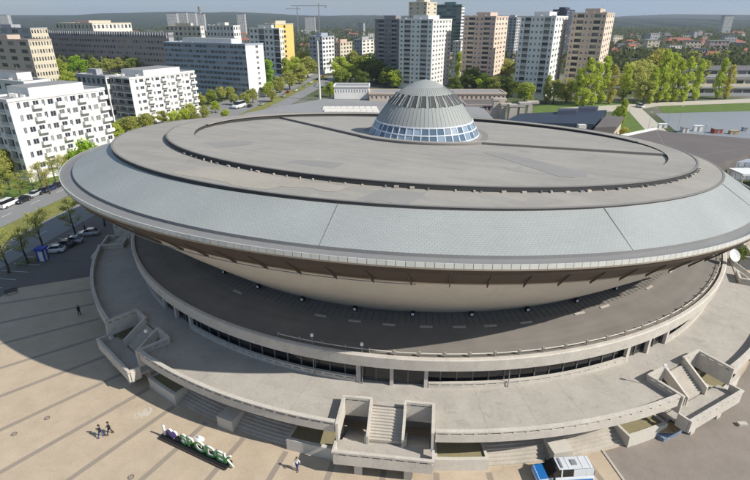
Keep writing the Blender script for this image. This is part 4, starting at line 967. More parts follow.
# slab towers far away on the left skyline, and cranes
for (u0, vt, Y, wpx) in ((172, 13.5, 1500, 9), (182, 13, 1550, 9), (192, 13, 1500, 7), (201, 14, 1600, 6), (241, 14, 1300, 7), (310, 17, 1500, 9), (4, 15, 1500, 8), (728, 16, 1300, 8)):
    p = py(u0, vt, Y); far_block(p.x, Y, wpx/F*Y, 14, p.z, 'wall_pale_grey', 'roof_dark', 'far slab tower on the wooded skyline', 'slab towers on the skyline', 0)
p = py(199, 6, 1600); t = thing('far_chimney', 'slim far chimney with a thick top on the skyline', 'chimney', (p.x, 1600, 0)); b = MB(); b.tube((p.x, 1600, 0), (p.x, 1600, p.z), 3, 2.2, 8); b.build('shaft', 'wall_grey', t); b = MB(); b.tube((p.x, 1600, p.z-14), (p.x, 1600, p.z-2), 4.5, 4.5, 8); b.build('collar', 'wall_dark', t)
for (u, vt, Y, jl, lb) in ((318.5, 5.5, 1100, 55, 'tall far tower crane with a long jib on the skyline'), (297, 8.5, 1250, 26, 'lower far tower crane with a short jib on the skyline')):
    p = py(u, vt, Y); t = thing('tower_crane', lb, 'crane', (p.x, Y, 0)); b = MB(); b.box(p.x-.9, p.x+.9, Y-.9, Y+.9, 0, p.z+4); b.build('mast', 'wall_dark', t); b = MB(); b.box(p.x-jl, p.x+jl*.3, Y-.7, Y+.7, p.z-1.2, p.z); b.build('jib', 'wall_dark', t); b = MB(); b.box(p.x+jl*.2, p.x+jl*.3, Y-1.5, Y+1.5, p.z-4, p.z-1.21); b.build('counterweight', 'wall_grey', t)
# tall white mast by the annex
p = px(320, 100, 0); zt = py(320, 39, p.y).z; t = thing('lattice_mast', 'tall pale floodlight mast beside the avenue', 'mast', p); b = MB(); b.tube(p, (p.x, p.y, zt), .65, .4, 8); b.build('pole', 'white_warm', t)
b = MB(); b.box(p.x-1.2, p.x+1.2, p.y-.5, p.y+.5, zt-.6, zt+.8); b.build('lamp_head', 'metal_grey', t)

# ================================================================== TREES
def leaf_cloud(seed, clumps, leaves, size, spread):
    r = random.Random(seed); b = MB()
    for (cx, cy, cz, cr_) in clumps:
        for _ in range(max(3, int(leaves*cr_*cr_))):
            d = Vector((r.gauss(0, 1), r.gauss(0, 1), r.gauss(0, 1))).normalized()*cr_*(.45 + .6*r.random()**.6)*spread
            p = Vector((cx, cy, cz)) + Vector((d.x, d.y, d.z*.8))
            n_ = Vector((r.gauss(0, 1), r.gauss(0, 1), r.gauss(.5, 1))).normalized(); t1 = n_.orthogonal().normalized(); t1.rotate(Matrix.Rotation(r.uniform(0, 6.28), 3, n_)); t2 = n_.cross(t1)
            s = size*r.uniform(.6, 1.3)
            b.poly([p-t1*s, p+t2*s*.55, p+t1*s, p-t2*s*.55])
    return b
def trunk_mesh(seed, h, r0, nb, spread, depth=1, top=.85):
    r = random.Random(seed); b = MB(); tips = []
    p = Vector((0, 0, -.1)); pts_ = [p]
    for k in range(4): p = p + Vector((r.uniform(-.05, .05)*h*.25, r.uniform(-.05, .05)*h*.25, h*top/4)); pts_.append(p)
    rr = [r0*(1.25-1.0*i/4.2) if i else r0*1.4 for i in range(5)]
    for i in range(4): b.tube(pts_[i], pts_[i+1], rr[i], rr[i+1], 7)
    for k in range(nb):
        f = r.uniform(.3, 1.0); i = min(3, int(f*4)); q = pts_[i].lerp(pts_[i+1], f*4-i); a = k*2.4+r.uniform(-.4, .4)
        l = h*spread*r.uniform(.6, 1.1)*(1.15-.6*f); e = q + Vector((math.cos(a)*l, math.sin(a)*l, l*r.uniform(.5, 1.1)))
        b.tube(q, e, r0*.42*(1.2-f*.6), r0*.1, 5); tips.append(e)
        if depth > 1:
            for j in range(4):
                q2 = q.lerp(e, r.uniform(.35, .95)); a2 = r.uniform(0, 6.28); l2 = l*r.uniform(.3, .55); e2 = q2+Vector((math.cos(a2)*l2, math.sin(a2)*l2, l2*r.uniform(.4, 1.2))); b.tube(q2, e2, r0*.14, r0*.04, 4); tips.append(e2)
                if depth > 2:
                    for jj in range(3): q3 = q2.lerp(e2, r.uniform(.4, 1)); a3 = r.uniform(0, 6.28); l3 = l2*.5; e3 = q3+Vector((math.cos(a3)*l3, math.sin(a3)*l3, l3*r.uniform(.2, 1))); b.tube(q3, e3, r0*.05, r0*.02, 3); tips.append(e3)
    return b, tips
PROTO = {}
def proto(kind, seed):
    r = random.Random(seed)
    if kind == 'round':
        tb, tips = trunk_mesh(seed, 10, .26, 10, .33, 1, .75); cl_ = []
        for k in range(30):
            d = Vector((r.gauss(0, 1), r.gauss(0, 1), r.gauss(0, 1))).normalized()*r.uniform(.5, 1); cl_.append((d.x*3.3, d.y*3.3, 5.3+d.z*3.9, r.uniform(.9, 1.7)))
        cb_ = leaf_cloud(seed, cl_, 62, .33, 1.0)
    elif kind == 'tall':
        tb, tips = trunk_mesh(seed, 14, .24, 12, .16, 1, .9); cl_ = []
        for k in range(64):
            z = r.uniform(.7, 14.2); m_ = 2.4*math.sin(min(1, max(0, (z-.2)/14.3))*PI)**.6; a = r.uniform(0, 6.28); q = m_*r.uniform(.3, 1); cl_.append((math.cos(a)*q, math.sin(a)*q, z, r.uniform(.6, 1.15)))
        cb_ = leaf_cloud(seed, cl_, 70, .32, 1.0)
    elif kind == 'spring':       # half bare, the sky and street show through
        tb, tips = trunk_mesh(seed, 9, .2, 11, .3, 3, .8); cl_ = [(e.x, e.y, e.z, r.uniform(.35, .7)) for e in tips if r.random() < .75]
        cb_ = leaf_cloud(seed, cl_, 46, .13, 1.15)
    else:
        tb, tips = trunk_mesh(seed, 4, .1, 6, .3, 1, .6); cl_ = []
        for k in range(24):
            d = Vector((r.gauss(0, 1), r.gauss(0, 1), abs(r.gauss(0, 1)))).normalized()*r.uniform(.4, 1); cl_.append((d.x*2.4, d.y*2.4, .9+d.z*3.0, r.uniform(.6, 1.1)))
        cb_ = leaf_cloud(seed, cl_, 90, .24, 1.0)
    return tb.mesh('trunk', 'bark', True), cb_.mesh('crown', 'leaf_mid')
def tree(kind, name, label, p, h, leaf, group=None, wide=1.0):
    seeds = PROTO.setdefault(kind, [proto(kind, 100+i*7+len(kind)) for i in range(4)])
    tm, cm_ = R.choice(seeds); s = h/{'round': 10, 'tall': 14.5, 'spring': 9.6, 'bush': 4.6}[kind]
    if group:
        sz = 'small' if h < 9 else ('middling' if h < 14 else 'tall')
        cw = {'leaf_bright': 'fresh green', 'leaf_mid': 'mid green', 'leaf_olive': 'olive', 'leaf_dark': 'dark green', 'leaf_lime': 'lime green', 'leaf_yellow': 'yellowish', 'leaf_rust': 'rust red'}[leaf]
        label = '%s %s %s %s' % (sz, cw, {'round': 'round tree', 'tall': 'slender tree', 'spring': 'half bare tree', 'bush': 'bush'}[kind], label)
    t = thing(name, label, 'bush' if kind == 'bush' else 'tree', p, group, R.uniform(0, 6.28)); t.scale = (s*wide, s*wide, s)
    for nm_, me in (('trunk', tm), ('crown', cm_)):
        o = bpy.data.objects.new(nm_, me); COL.objects.link(o); o.parent = t
        if nm_ == 'crown': o.material_slots[0].link = 'OBJECT'; o.material_slots[0].material = MATS[leaf]
    return t
# street trees beside the parked cars
for (u, v, h, lb) in ((9, 273, 8.6, 'half bare spring tree by the parking edge, leaning over the asphalt'), (28, 263, 8.2, 'half bare spring tree next to the hedge by the blue and white booth'), (43, 249, 8.8, 'half bare spring tree behind the blue and white booth'), (76, 236, 8.6, 'half bare spring tree beside the pale car nearest the terrace'), (105, 226, 7.6, 'half bare spring tree close under the saucer rim')):
    tree('spring', 'spring_tree', lb, px(u, v), h, 'leaf_olive', None)
tree('bush', 'green_bush', 'round bright lime green bush tree in front of the white balcony block', px(88, 170), 11.0, 'leaf_lime', None, .85)
tree('round', 'rust_tree', 'tree with rust red spring leaves by the white balcony block', px(28, 176), 8.5, 'leaf_rust')
for (u, v, h, lf, k) in ((10, 190, 8, 'leaf_olive', 'spring'), (22, 198, 7, 'leaf_olive', 'spring'), (42, 187, 8, 'leaf_yellow', 'spring'), (56, 182, 8, 'leaf_olive', 'spring'), (66, 176, 7, 'leaf_yellow', 'spring'), (4, 206, 7.5, 'leaf_olive', 'spring'), (34, 190, 6, 'leaf_olive', 'spring'), (16, 178, 9, 'leaf_olive', 'round'), (46, 176, 7, 'leaf_yellow', 'round'), (60, 172, 8, 'leaf_olive', 'round'), (73, 170, 7, 'leaf_olive', 'round'), (0, 186, 9, 'leaf_olive', 'round'), (-8, 200, 8, 'leaf_yellow', 'spring'), (24, 172, 9, 'leaf_olive', 'round'), (36, 173, 8, 'leaf_olive', 'round'), (52, 170, 9, 'leaf_olive', 'round'), (8, 180, 9, 'leaf_olive', 'round'), (50, 194, 7, 'leaf_yellow', 'spring')):
    tree(k, 'verge_tree', 'before the white balcony block', px(u, v), h, lf, 'thin trees before the balcony block')
for (u, v, h, lf) in ((113, 138, 6, 'leaf_yellow'), (124, 134, 6, 'leaf_mid'), (138, 130, 6, 'leaf_olive'), (150, 127, 6, 'leaf_mid'), (163, 124, 6, 'leaf_olive'), (176, 125, 6.5, 'leaf_bright'), (187, 124, 7, 'leaf_bright'), (196, 124, 6, 'leaf_olive'), (205, 118, 6, 'leaf_olive'), (216, 113, 6, 'leaf_bright'), (226, 120, 5, 'leaf_bright'), (208, 128, 5, 'leaf_olive'), (234, 105, 6, 'leaf_olive'), (142, 138, 5, 'leaf_olive'), (156, 136, 5, 'leaf_bright'), (170, 133, 5, 'leaf_olive'), (183, 132, 4.5, 'leaf_mid'), (202, 106, 7, 'leaf_olive'), (212, 104, 8, 'leaf_mid'), (222, 101, 8, 'leaf_olive'), (230, 99, 7, 'leaf_olive'), (240, 97, 8, 'leaf_bright'), (148, 133, 8, 'leaf_olive'), (130, 137, 8, 'leaf_olive'), (118, 142, 7, 'leaf_bright'), (192, 118, 7, 'leaf_olive')):
    tree('round', 'garden_tree', 'before the white slab block', px(u, v), h, lf, 'small trees before the white slab block', 1.1)
for (u, v, h, lf, w_) in ((50, 82, 15, 'leaf_mid', 1.3), (60, 80, 16, 'leaf_bright', 1.2), (80, 78, 17, 'leaf_lime', 1.1), (70, 88, 11, 'leaf_bright', 1.3), (98, 74, 13, 'leaf_mid', 1.3), (110, 74, 13, 'leaf_olive', 1.3), (122, 72, 12, 'leaf_olive', 1.3), (134, 72, 12, 'leaf_mid', 1.3), (147, 71, 12, 'leaf_olive', 1.3), (158, 70, 12, 'leaf_mid', 1.2), (40, 84, 10, 'leaf_olive', 1.3)):
    tree('round', 'city_tree', 'before the brown finned slab', px(u, v), h, lf, 'trees before the brown slab', w_)
for (u, v, h, lf, w_, k) in ((262, 92, 17, 'leaf_bright', 1.0, 'tall'), (270, 88, 18, 'leaf_lime', 1.0, 'tall'), (268, 97, 9, 'leaf_bright', 1.2, 'round'), (280, 93, 10, 'leaf_olive', 1.2, 'round'), (290, 90, 12, 'leaf_olive', 1.2, 'round'), (300, 84, 14, 'leaf_olive', 1.3, 'round'), (296, 78, 16, 'leaf_bright', 1.2, 'round'), (308, 78, 16, 'leaf_olive', 1.2, 'round'), (286, 80, 16, 'leaf_bright', 1.1, 'tall'), (304, 72, 17, 'leaf_mid', 1.2, 'round'), (253, 103, 8, 'leaf_olive', 1.2, 'round'), (245, 106, 7, 'leaf_olive', 1.1, 'round'), (272, 102, 7, 'leaf_olive', 1.2, 'round')):
    tree(k, 'avenue_tree', 'lining the avenue beside the blue grey slab', px(u, v), h, lf, 'trees along the avenue', w_)
for (u, v, h, lf, w_, k) in ((330, 97, 9, 'leaf_bright', 1.1, 'round'), (342, 88, 13, 'leaf_mid', 1.2, 'round'), (350, 84, 15, 'leaf_bright', 1.2, 'round'), (358, 82, 18, 'leaf_mid', 1.2, 'round'), (368, 82, 20, 'leaf_mid', 1.2, 'round'), (377, 84, 17, 'leaf_dark', 1.2, 'round'), (386, 87, 14, 'leaf_mid', 1.2, 'round'), (395, 88, 12, 'leaf_bright', 1.2, 'round'), (362, 90, 12, 'leaf_dark', 1.2, 'round'), (352, 72, 18, 'leaf_olive', 1.2, 'round'), (340, 75, 15, 'leaf_bright', 1.2, 'round')):
    tree(k, 'park_tree', 'beside the dark tower', px(u, v), h, lf, 'trees beside the dark tower', w_)
for (u, v, h, lf, w_, k) in ((455, 95, 11, 'leaf_dark', 1.2, 'round'), (463, 94, 13, 'leaf_mid', 1.2, 'round'), (472, 94, 16, 'leaf_dark', 1.2, 'round'), (481, 95, 13, 'leaf_bright', 1.2, 'round'), (490, 96, 12, 'leaf_mid', 1.2, 'round'), (499, 97, 13, 'leaf_olive', 1.2, 'round'), (508, 98, 12, 'leaf_dark', 1.2, 'round'), (505, 84, 17, 'leaf_olive', 1.1, 'round'), (458, 80, 20, 'leaf_bright', .9, 'tall')):
    tree(k, 'park_tree', 'at the foot of the pink tower', px(u, v), h, lf, 'trees below the pink tower', w_)
for (u, v, h, lf, w_, k) in ((524, 104, 9, 'leaf_bright', 1.1, 'round'), (546, 103, 11, 'leaf_olive', .9, 'tall'), (553, 104, 10, 'leaf_olive', 1.0, 'round'), (576, 106, 15, 'leaf_bright', .8, 'tall'), (584, 106, 18, 'leaf_bright', .8, 'tall'), (592, 105, 17, 'leaf_bright', .75, 'tall'), (600, 104, 19, 'leaf_bright', .8, 'tall'), (609, 104, 15, 'leaf_yellow', .8, 'tall'), (566, 103, 10, 'leaf_olive', 1.1, 'round'), (622, 100, 14, 'leaf_bright', 1.1, 'tall'), (630, 94, 14, 'leaf_olive', 1.3, 'round'), (620, 128, 12, 'leaf_bright', .9, 'tall'), (618, 121, 7, 'leaf_bright', 1.0, 'round'), (623, 140, 5, 'leaf_yellow', 1.0, 'round')):
    tree(k, 'lawn_tree', 'by the tan tower lawn', px(u, v), h*(1.3 if v < 110 else 1), lf, 'trees on the lawn by the tan tower', w_)
for (u, v, h, lf, w_, k) in ((643, 104, 10, 'leaf_olive', 1.0, 'round'), (649, 104, 14, 'leaf_bright', .8, 'tall'), (657, 103, 20, 'leaf_bright', .8, 'tall'), (666, 102, 19, 'leaf_bright', .75, 'tall'), (674, 102, 16, 'leaf_bright', .8, 'tall'), (682, 102, 17, 'leaf_bright', .75, 'tall'), (693, 101, 16, 'leaf_bright', .8, 'tall'), (700, 92, 14, 'leaf_olive', 1.1, 'tall'), (716, 99, 16, 'leaf_bright', .8, 'tall'), (725, 99, 14, 'leaf_yellow', .8, 'tall'), (637, 90, 14, 'leaf_olive', 1.2, 'round'), (655, 86, 18, 'leaf_yellow', 1.2, 'round'), (672, 70, 14, 'leaf_bright', 1.2, 'round'), (690, 68, 14, 'leaf_olive', 1.2, 'round'), (712, 66, 12, 'leaf_olive', 1.2, 'round'), (725, 64, 12, 'leaf_bright', 1.2, 'round'), (750, 62, 12, 'leaf_bright', 1.2, 'round')):
    tree(k, 'poplar_tree', 'before the terraced grey building', px(u, v), h*(1.35 if v > 80 else 1.1), lf, 'poplars before the terraced building', w_)
tree('bush', 'dark_bush', 'dark evergreen bush on the terrace beside the white satellite dish', px(738.5, 263, 4.6), 4.0, 'leaf_dark', None, .45)
# far canopy that reads as one mass
r = random.Random(77); cb_ = MB()
for k in range(4200):
    u = r.uniform(-60, 810) if k % 3 else r.uniform(600, 810); Y = 430*math.exp(r.uniform(0, 1.65)); x = (u-CX)/F*(Y*CT+40*ST); s = r.uniform(3.5, 6.5)*(1+Y/4000); h = r.uniform(6, 13)
    for _ in range(20):
        d = Vector((r.gauss(0, 1), r.gauss(0, 1), r.gauss(0, 1))).normalized(); p = Vector((x+d.x*s, Y+d.y*s, h*.6+d.z*h*.45)); n_ = Vector((r.gauss(0, 1), r.gauss(0, 1), r.gauss(.5, 1))).normalized(); t1 = n_.orthogonal().normalized(); t2 = n_.cross(t1); q = r.uniform(1.0, 2.4)*(1+Y/3500)
        cb_.poly([p-t1*q, p+t2*q*.7, p+t1*q, p-t2*q*.7])
o = cb_.build('far_woodland', 'leaf_woods' if 'leaf_woods' in MATS else 'leaf_mid'); tag(o, 'mass of far tree crowns spread through the city behind', 'woodland', kind='stuff')
# hedge by the booth
b = leaf_cloud(9, [(x*.5, (x % 3)*.25-.25, .5, .55) for x in range(-5, 6)], 130, .12, 1.0); me = b.mesh('hedge', 'leaf_dark'); p = px(34, 262); o = bpy.data.objects.new('hedge', me); COL.objects.link(o); o.location = p; o.rotation_euler = (0, 0, .9); tag(o, 'short dark hedge beside the blue and white booth', 'hedge')

# ================================================================== VEHICLES
def car_proto(kind='hatch'):
    L_, W_ = (4.3, 1.78) if kind != 'van' else (5.3, 1.98)
    root = thing('parked_car', 'x', 'car', (0, 0, 0))
    def sect(x, hw, z0, z1, tuck=.9, r=.12): return [(x, -hw*.92, z0), (x, -hw, z0+.2), (x, -hw, z1-r), (x, -hw*tuck, z1), (x, hw*tuck, z1), (x, hw, z1-r), (x, hw, z0+.2), (x, hw*.92, z0)]
    b = MB()
    if kind == 'van': st_ = [(-2.62, .80, .45, .85), (-2.5, .9, .32, 1.0), (-1.9, .97, .28, 1.12), (-1.55, .98, .28, 1.2), (0, .99, .28, 1.2), (2.5, .98, .28, 1.2), (2.64, .93, .38, 1.18)]
    else: st_ = [(-2.14, .68, .42, .62), (-2.0, .83, .28, .76), (-1.2, .88, .22, .88), (-.7, .89, .22, .94), (.9, .89, .22, .97), (1.75, .87, .24, .98), (2.05, .80, .32, .93), (2.14, .72, .42, .8)]
    b.loft([sect(*s) for s in st_], True, 0, True); body = b.build('body', 'car_white', root, True, auto=40)
    b = MB()
    if kind == 'van': cab = [(-1.75, .86, 1.19, 1.21), (-1.0, .86, 1.19, 1.90), (-.75, .86, 1.19, 1.98), (2.45, .86, 1.19, 1.98), (2.6, .84, 1.19, 1.6)]
    else: cab = [(-.85, .72, .93, .95), (-.1, .70, .95, 1.40), (.3, .70, .96, 1.46), (1.2, .68, .96, 1.42), (1.95, .66, .95, .99)]
    rr = []
    for (x, hw, z0, z1) in cab: rr.append([(x, -hw, z0), (x, -hw*.86, z1), (x, hw*.86, z1), (x, hw, z0)])
    b.loft(rr, True, 0, True); gl = b.build('cabin_glass', 'glass_car', root, False)
    b = MB()
    top = cab[1:4] if kind != 'van' else cab[2:4]
    b.loft([[(x, -hw*.84, z1-.02), (x, -hw*.8, z1+.035), (x, hw*.8, z1+.035), (x, hw*.84, z1-.02)] for (x, hw, z0, z1) in top], True, 0, True); b.build('roof', 'car_white', root)
    for sy in (-1, 1):
        for x in ((-1.32, 1.3) if kind != 'van' else (-1.7, 1.6)):
            b = MB(); rw = .31 if kind != 'van' else .34; b.tube((x, sy*(W_/2-.20), rw), (x, sy*(W_/2+.01), rw), rw, rw, 16); wh_ = b.build('wheel', 'tyre', root)
            b = MB(); b.tube((x, sy*(W_/2+.005), rw), (x, sy*(W_/2+.03), rw), rw*.62, rw*.55, 10); b.build('rim', 'rim_metal', wh_)
        fx, rx = (-2.08, 2.1) if kind != 'van' else (-2.56, 2.62)
        b = MB(); b.box(fx-.06, fx+.12, sy*.62-.18, sy*.62+.18, .56, .70) if kind != 'van' else b.box(fx-.04, fx+.14, sy*.68-.16, sy*.68+.16, .72, .95); b.build('headlight', 'lamp_white', root)
        b = MB(); b.box(rx-.1, rx+.03, sy*.62-.12, sy*.62+.12, .65, .82) if kind != 'van' else b.box(rx-.05, rx+.03, sy*.84-.09, sy*.84+.09, .7, 1.15); b.build('tail_light', 'lamp_red', root)
        if kind != 'van':
            b = MB(); b.box(-.62, -.45, sy*.95-.09, sy*.95+.09, .95, 1.07); b.build('door_mirror', 'black', root)
            for x in (-.02, .78):      # door pillars
                b = MB(); b.hexa([(x-.03, sy*.715, .95), (x+.03, sy*.715, .95), (x+.03, sy*.73, .95), (x-.03, sy*.73, .95), (x+.02, sy*.60, 1.40), (x+.10, sy*.60, 1.40), (x+.10, sy*.62, 1.40), (x+.02, sy*.62, 1.40)]); b.build('pillar', 'black', root)
    return root
CARP = car_proto(); USED = [False]
def car(p, rz, mt, label, group, sc=1.0):
    t = CARP if not USED[0] else copy_tree(CARP); USED[0] = True
    t.location = p; t.rotation_euler = (0, 0, rz); t.scale = (sc, sc, sc); tag(t, label, 'car', group)
    for ch in t.children:
        if ch.name.startswith(('body', 'roof')): ch.material_slots[0].link = 'OBJECT'; ch.material_slots[0].material = MATS[mt]
    return t
AVR = math.atan2(AVD.y, AVD.x)
for (u, v, mt, lb) in ((89, 235, 'car_silver', 'silver car parked beside the terrace staircase under the saucer rim'), (72, 243, 'car_silver', 'dark roofed silver grey car parked between the silver and the black one'), (63, 247, 'car_black', 'black car parked beside a white one near the booth'), (54, 252, 'car_white', 'white car parked right next to the blue and white booth')):
    car(px(u, v, .026), AVR-1.25, mt, lb, 'cars parked by the terrace')
for (u, v, mt, lb) in ((23, 202, 'car_black', 'dark car parked behind the white van on the avenue'), (34, 196.5, 'car_silver', 'silver car parked along the avenue kerb'), (43, 193, 'car_black', 'black car parked along the avenue between silver and navy ones'), (50, 190.5, 'car_navy', 'navy car parked along the avenue kerb'), (57, 187.5, 'car_black', 'black car parked on the avenue closest to the green bush')):
    car(px(u, v, .034), AVR, mt, lb, 'cars parked along the avenue')
FARC = ((250, 107, 'car_black'), (274, 98, 'car_white'), (288, 93, 'car_red'), (296, 91, 'car_white'), (305, 87, 'car_silver'), (311, 83, 'car_white'), (318, 80, 'car_black'), (323, 77, 'car_red'), (328, 75, 'car_white'), (333, 73, 'car_silver'), (338, 70, 'car_white'), (343, 68, 'car_black'), (283, 97, 'car_silver'), (262, 105, 'car_silver'), (316, 86, 'car_silver'), (326, 80, 'car_black'))
for (u, v, mt) in FARC:
    car(px(u, v, .04), AVR+(0 if u % 2 else PI), mt, '%s car on the avenue beyond the arena' % {'car_black': 'black', 'car_white': 'white', 'car_red': 'red', 'car_silver': 'silver'}[mt], '%s cars far up the avenue' % mt[4:])
# white box vans beside the arena and on the avenue
VANP = car_proto('van'); VU = [False]
def van(p, rz, label, sc=1.0, name='white_van'):
    t = VANP if not VU[0] else copy_tree(VANP); VU[0] = True; t.name = name
    t.location = p; t.rotation_euler = (0, 0, rz); t.scale = (sc, sc, sc); tag(t, label, 'van'); return t
van(px(9, 206, .034), AVR+PI, 'white van parked on the avenue in front of the dark car')
van(px(239, 108, .05), AVR-.2, 'large white van parked beside the lawn by the avenue', 1.7)
van(px(640, 107.5, .06), AVR+.3, 'white van on the path by the lawns', 1.0)
# police style van in the plaza
pv = van(px(561, 478.5, .03), rad(4), 'silver and blue police van parked on the plaza below the terrace', 1.06, 'police_van')
for ch in pv.children:
    if ch.name.startswith('body'): ch.material_slots[0].link = 'OBJECT'; ch.material_slots[0].material = MATS['silver']
    if ch.name.startswith('roof'): ch.material_slots[0].link = 'OBJECT'; ch.material_slots[0].material = MATS['silver']
def vanpart(name, m_, boxes=None, hexas=None):
    b = MB()
    for x in boxes or []: b.box(*x)
    for x in hexas or []: b.hexa(x)
    o = bpy.data.objects.new(name, b.mesh(name, m_)); COL.objects.link(o); o.parent = pv; return o
vanpart('bonnet', 'police_blue', hexas=[[(-2.66, -.82, .86), (-2.66, .82, .86), (-1.76, .86, 1.14), (-1.76, -.86, 1.14), (-2.64, -.80, .95), (-2.64, .80, .95), (-1.72, .84, 1.24), (-1.72, -.84, 1.24)]])
for sy in (-1, 1):
    y0, y1 = (sy*.99, sy*1.006) if sy > 0 else (sy*1.006, sy*.99)
    vanpart('side_stripe', 'police_blue', [(-2.3, 2.5, y0, y1, .62, .98)])
    for (x0, x1) in ((-.55, -.42), (.62, .80), (1.78, 1.96), (2.34, 2.5)):
        vanpart('pillar', 'silver', hexas=[[(x0, sy*.862, 1.19), (x1, sy*.862, 1.19), (x1, sy*.90, 1.19), (x0, sy*.90, 1.19), (x0, sy*.742, 1.97), (x1, sy*.742, 1.97), (x1, sy*.775, 1.97), (x0, sy*.775, 1.97)]])
    for _h in [[(.80, sy*.860, 1.19), (1.78, sy*.860, 1.19), (1.78, sy*.892, 1.19), (.80, sy*.892, 1.19), (.80, sy*.742, 1.97), (1.78, sy*.742, 1.97), (1.78, sy*.768, 1.97), (.80, sy*.768, 1.97)], [(1.96, sy*.860, 1.19), (2.34, sy*.860, 1.19), (2.34, sy*.892, 1.19), (1.96, sy*.892, 1.19), (1.96, sy*.742, 1.97), (2.34, sy*.742, 1.97), (2.34, sy*.768, 1.97), (1.96, sy*.768, 1.97)]]: vanpart('side_panel', 'silver', hexas=[_h])
    vanpart('door_mirror', 'black', [(-1.35, -1.2, sy*1.08-.1, sy*1.08+.1, 1.2, 1.45)])
vanpart('light_bar', 'metal_grey', [(-.5, -.32, -.55, .55, 2.02, 2.1)]); vanpart('roof_vent', 'metal_grey', [(.6, 1.1, -.3, .3, 2.02, 2.09)])
for x in (1.5, 2.2, .2): vanpart('roof_rib', 'white', [(x, x+.06, -.65, .65, 2.016, 2.05)])
# bus like delivery truck beside the avenue is not built: the photo shows only the van

# ================================================================== SIGN IN THE PLAZA
s0, s1 = px(163, 435.5, .02), px(229, 466.5, .02); sdv = (s1-s0); SL = sdv.length; srz = math.atan2(sdv.y, sdv.x)
sg = thing('letter_sign', 'freestanding sign of green letters reading I heart SPODEK on a black base', 'sign', s0)
def put(name, b_or_me, mats_, x, par=sg, y=0, z=0):
    me = b_or_me.mesh(name, mats_) if isinstance(b_or_me, MB) else b_or_me
    o = bpy.data.objects.new(name, me); COL.objects.link(o); o.parent = par; o.rotation_euler = (0, 0, srz); d = sdv.normalized(); nn = Vector((-d.y, d.x, 0))
    o.location = d*x + nn*y + Vector((0, 0, z)); return o
b = MB(); b.box(0, SL, -.55, .55, 0, .28); put('base', b, 'black', 0)
b = MB(); b.box(.05, SL-.05, -.62, -.551, .03, .25); put('base_trim', b, 'brown', 0)
def letter_mesh(ch, front, side):
    cu = bpy.data.curves.new('letter', 'FONT'); cu.body = ch; cu.size = 1.95; cu.extrude = .09; cu.offset = .02; cu.resolution_u = 4
    o = bpy.data.objects.new('tmp', cu); COL.objects.link(o); dg = bpy.context.evaluated_depsgraph_get(); dg.update()
    me = bpy.data.meshes.new_from_object(o.evaluated_get(dg)); bpy.data.objects.remove(o)
    me.transform(Matrix.Rotation(PI/2, 4, 'X')); xs = [v.co.x for v in me.vertices]; zs = [v.co.z for v in me.vertices]; me.transform(Matrix.Translation((-min(xs), 0, -min(zs)))); me.update()
    me.materials.clear(); me.materials.append(MATS[front]); me.materials.append(MATS[side])
    for p in me.polygons: p.material_index = 0 if p.normal.y < -.7 else 1
    return me, max(xs)-min(xs)
x = .25
me, wd = letter_mesh('I', 'sign_white', 'sign_white'); put('letter', me, None, x, z=.28); x += wd+.35
b = MB(); hp = []
for k in range(40):
    a = 2*PI*k/40; hp.append((  .044*16*math.sin(a)**3, .044*(13*math.cos(a)-5*math.cos(2*a)-2*math.cos(3*a)-math.cos(4*a))))
zmin = min(p[1] for p in hp); front = [(p[0]+.85, -.1, p[1]-zmin) for p in hp]; back = [(p[0]+.85, .1, p[1]-zmin) for p in hp]
b.loft([front, back], True, 1); b.poly(front, 0); b.poly(back, 1); put('heart', b, ['sign_purple', 'sign_white'], x, z=.28); x += 2.05
for ch in 'SPODEK':
    me, wd = letter_mesh(ch, 'sign_green', 'sign_white'); k = (SL-.25-x)/1 if ch == 'K' else None
    o = put('letter', me, None, x, z=.28); x += wd*1.05+.09; o.scale = (1.05, 1, 1)
b = MB(); b.loft([[(r_*math.cos(2*PI*k/18), r_*.55*math.sin(2*PI*k/18), z_) for k in range(18)] for r_, z_ in ((.1, 0), (.62, .22), (.62, .30), (.3, .42), (.2, .58), (.02, .62))], True, 0, True); put('saucer_emblem', b, 'sign_white', SL*.56, y=.42, z=1.3)
b = MB(); b.tube((0, 0, 0), (0, 0, 1.05), .05); put('emblem_post', b, 'sign_white', SL*.56, y=.42, z=.28)

# ================================================================== PEOPLE
def skinmesh(name, edges_pts, parent, m_):
    """edges_pts: {id: (pos, radius)}, [(a, b)...]"""
    pts_, ed = edges_pts; ids = list(pts_); me = bpy.data.meshes.new(name); me.from_pydata([pts_[i][0] for i in ids], [(ids.index(a), ids.index(c)) for a, c in ed], [])
    o = bpy.data.objects.new(name, me); COL.objects.link(o); o.parent = parent; me.materials.append(MATS[m_])
    md = o.modifiers.new('skin', 'SKIN'); md.use_smooth_shade = True
    lay = me.skin_vertices[0].data if me.skin_vertices else None
    if lay is None:
        import bmesh
        bm = bmesh.new(); bm.from_mesh(me); bm.verts.layers.skin.verify(); bm.to_mesh(me); bm.free(); lay = me.skin_vertices[0].data
    for i, k in enumerate(ids): lay[i].radius = (pts_[k][1], pts_[k][1]); lay[i].use_root = (i == 0)
    sb = o.modifiers.new('sub', 'SUBSURF'); sb.levels = 1; sb.render_levels = 1
    return o
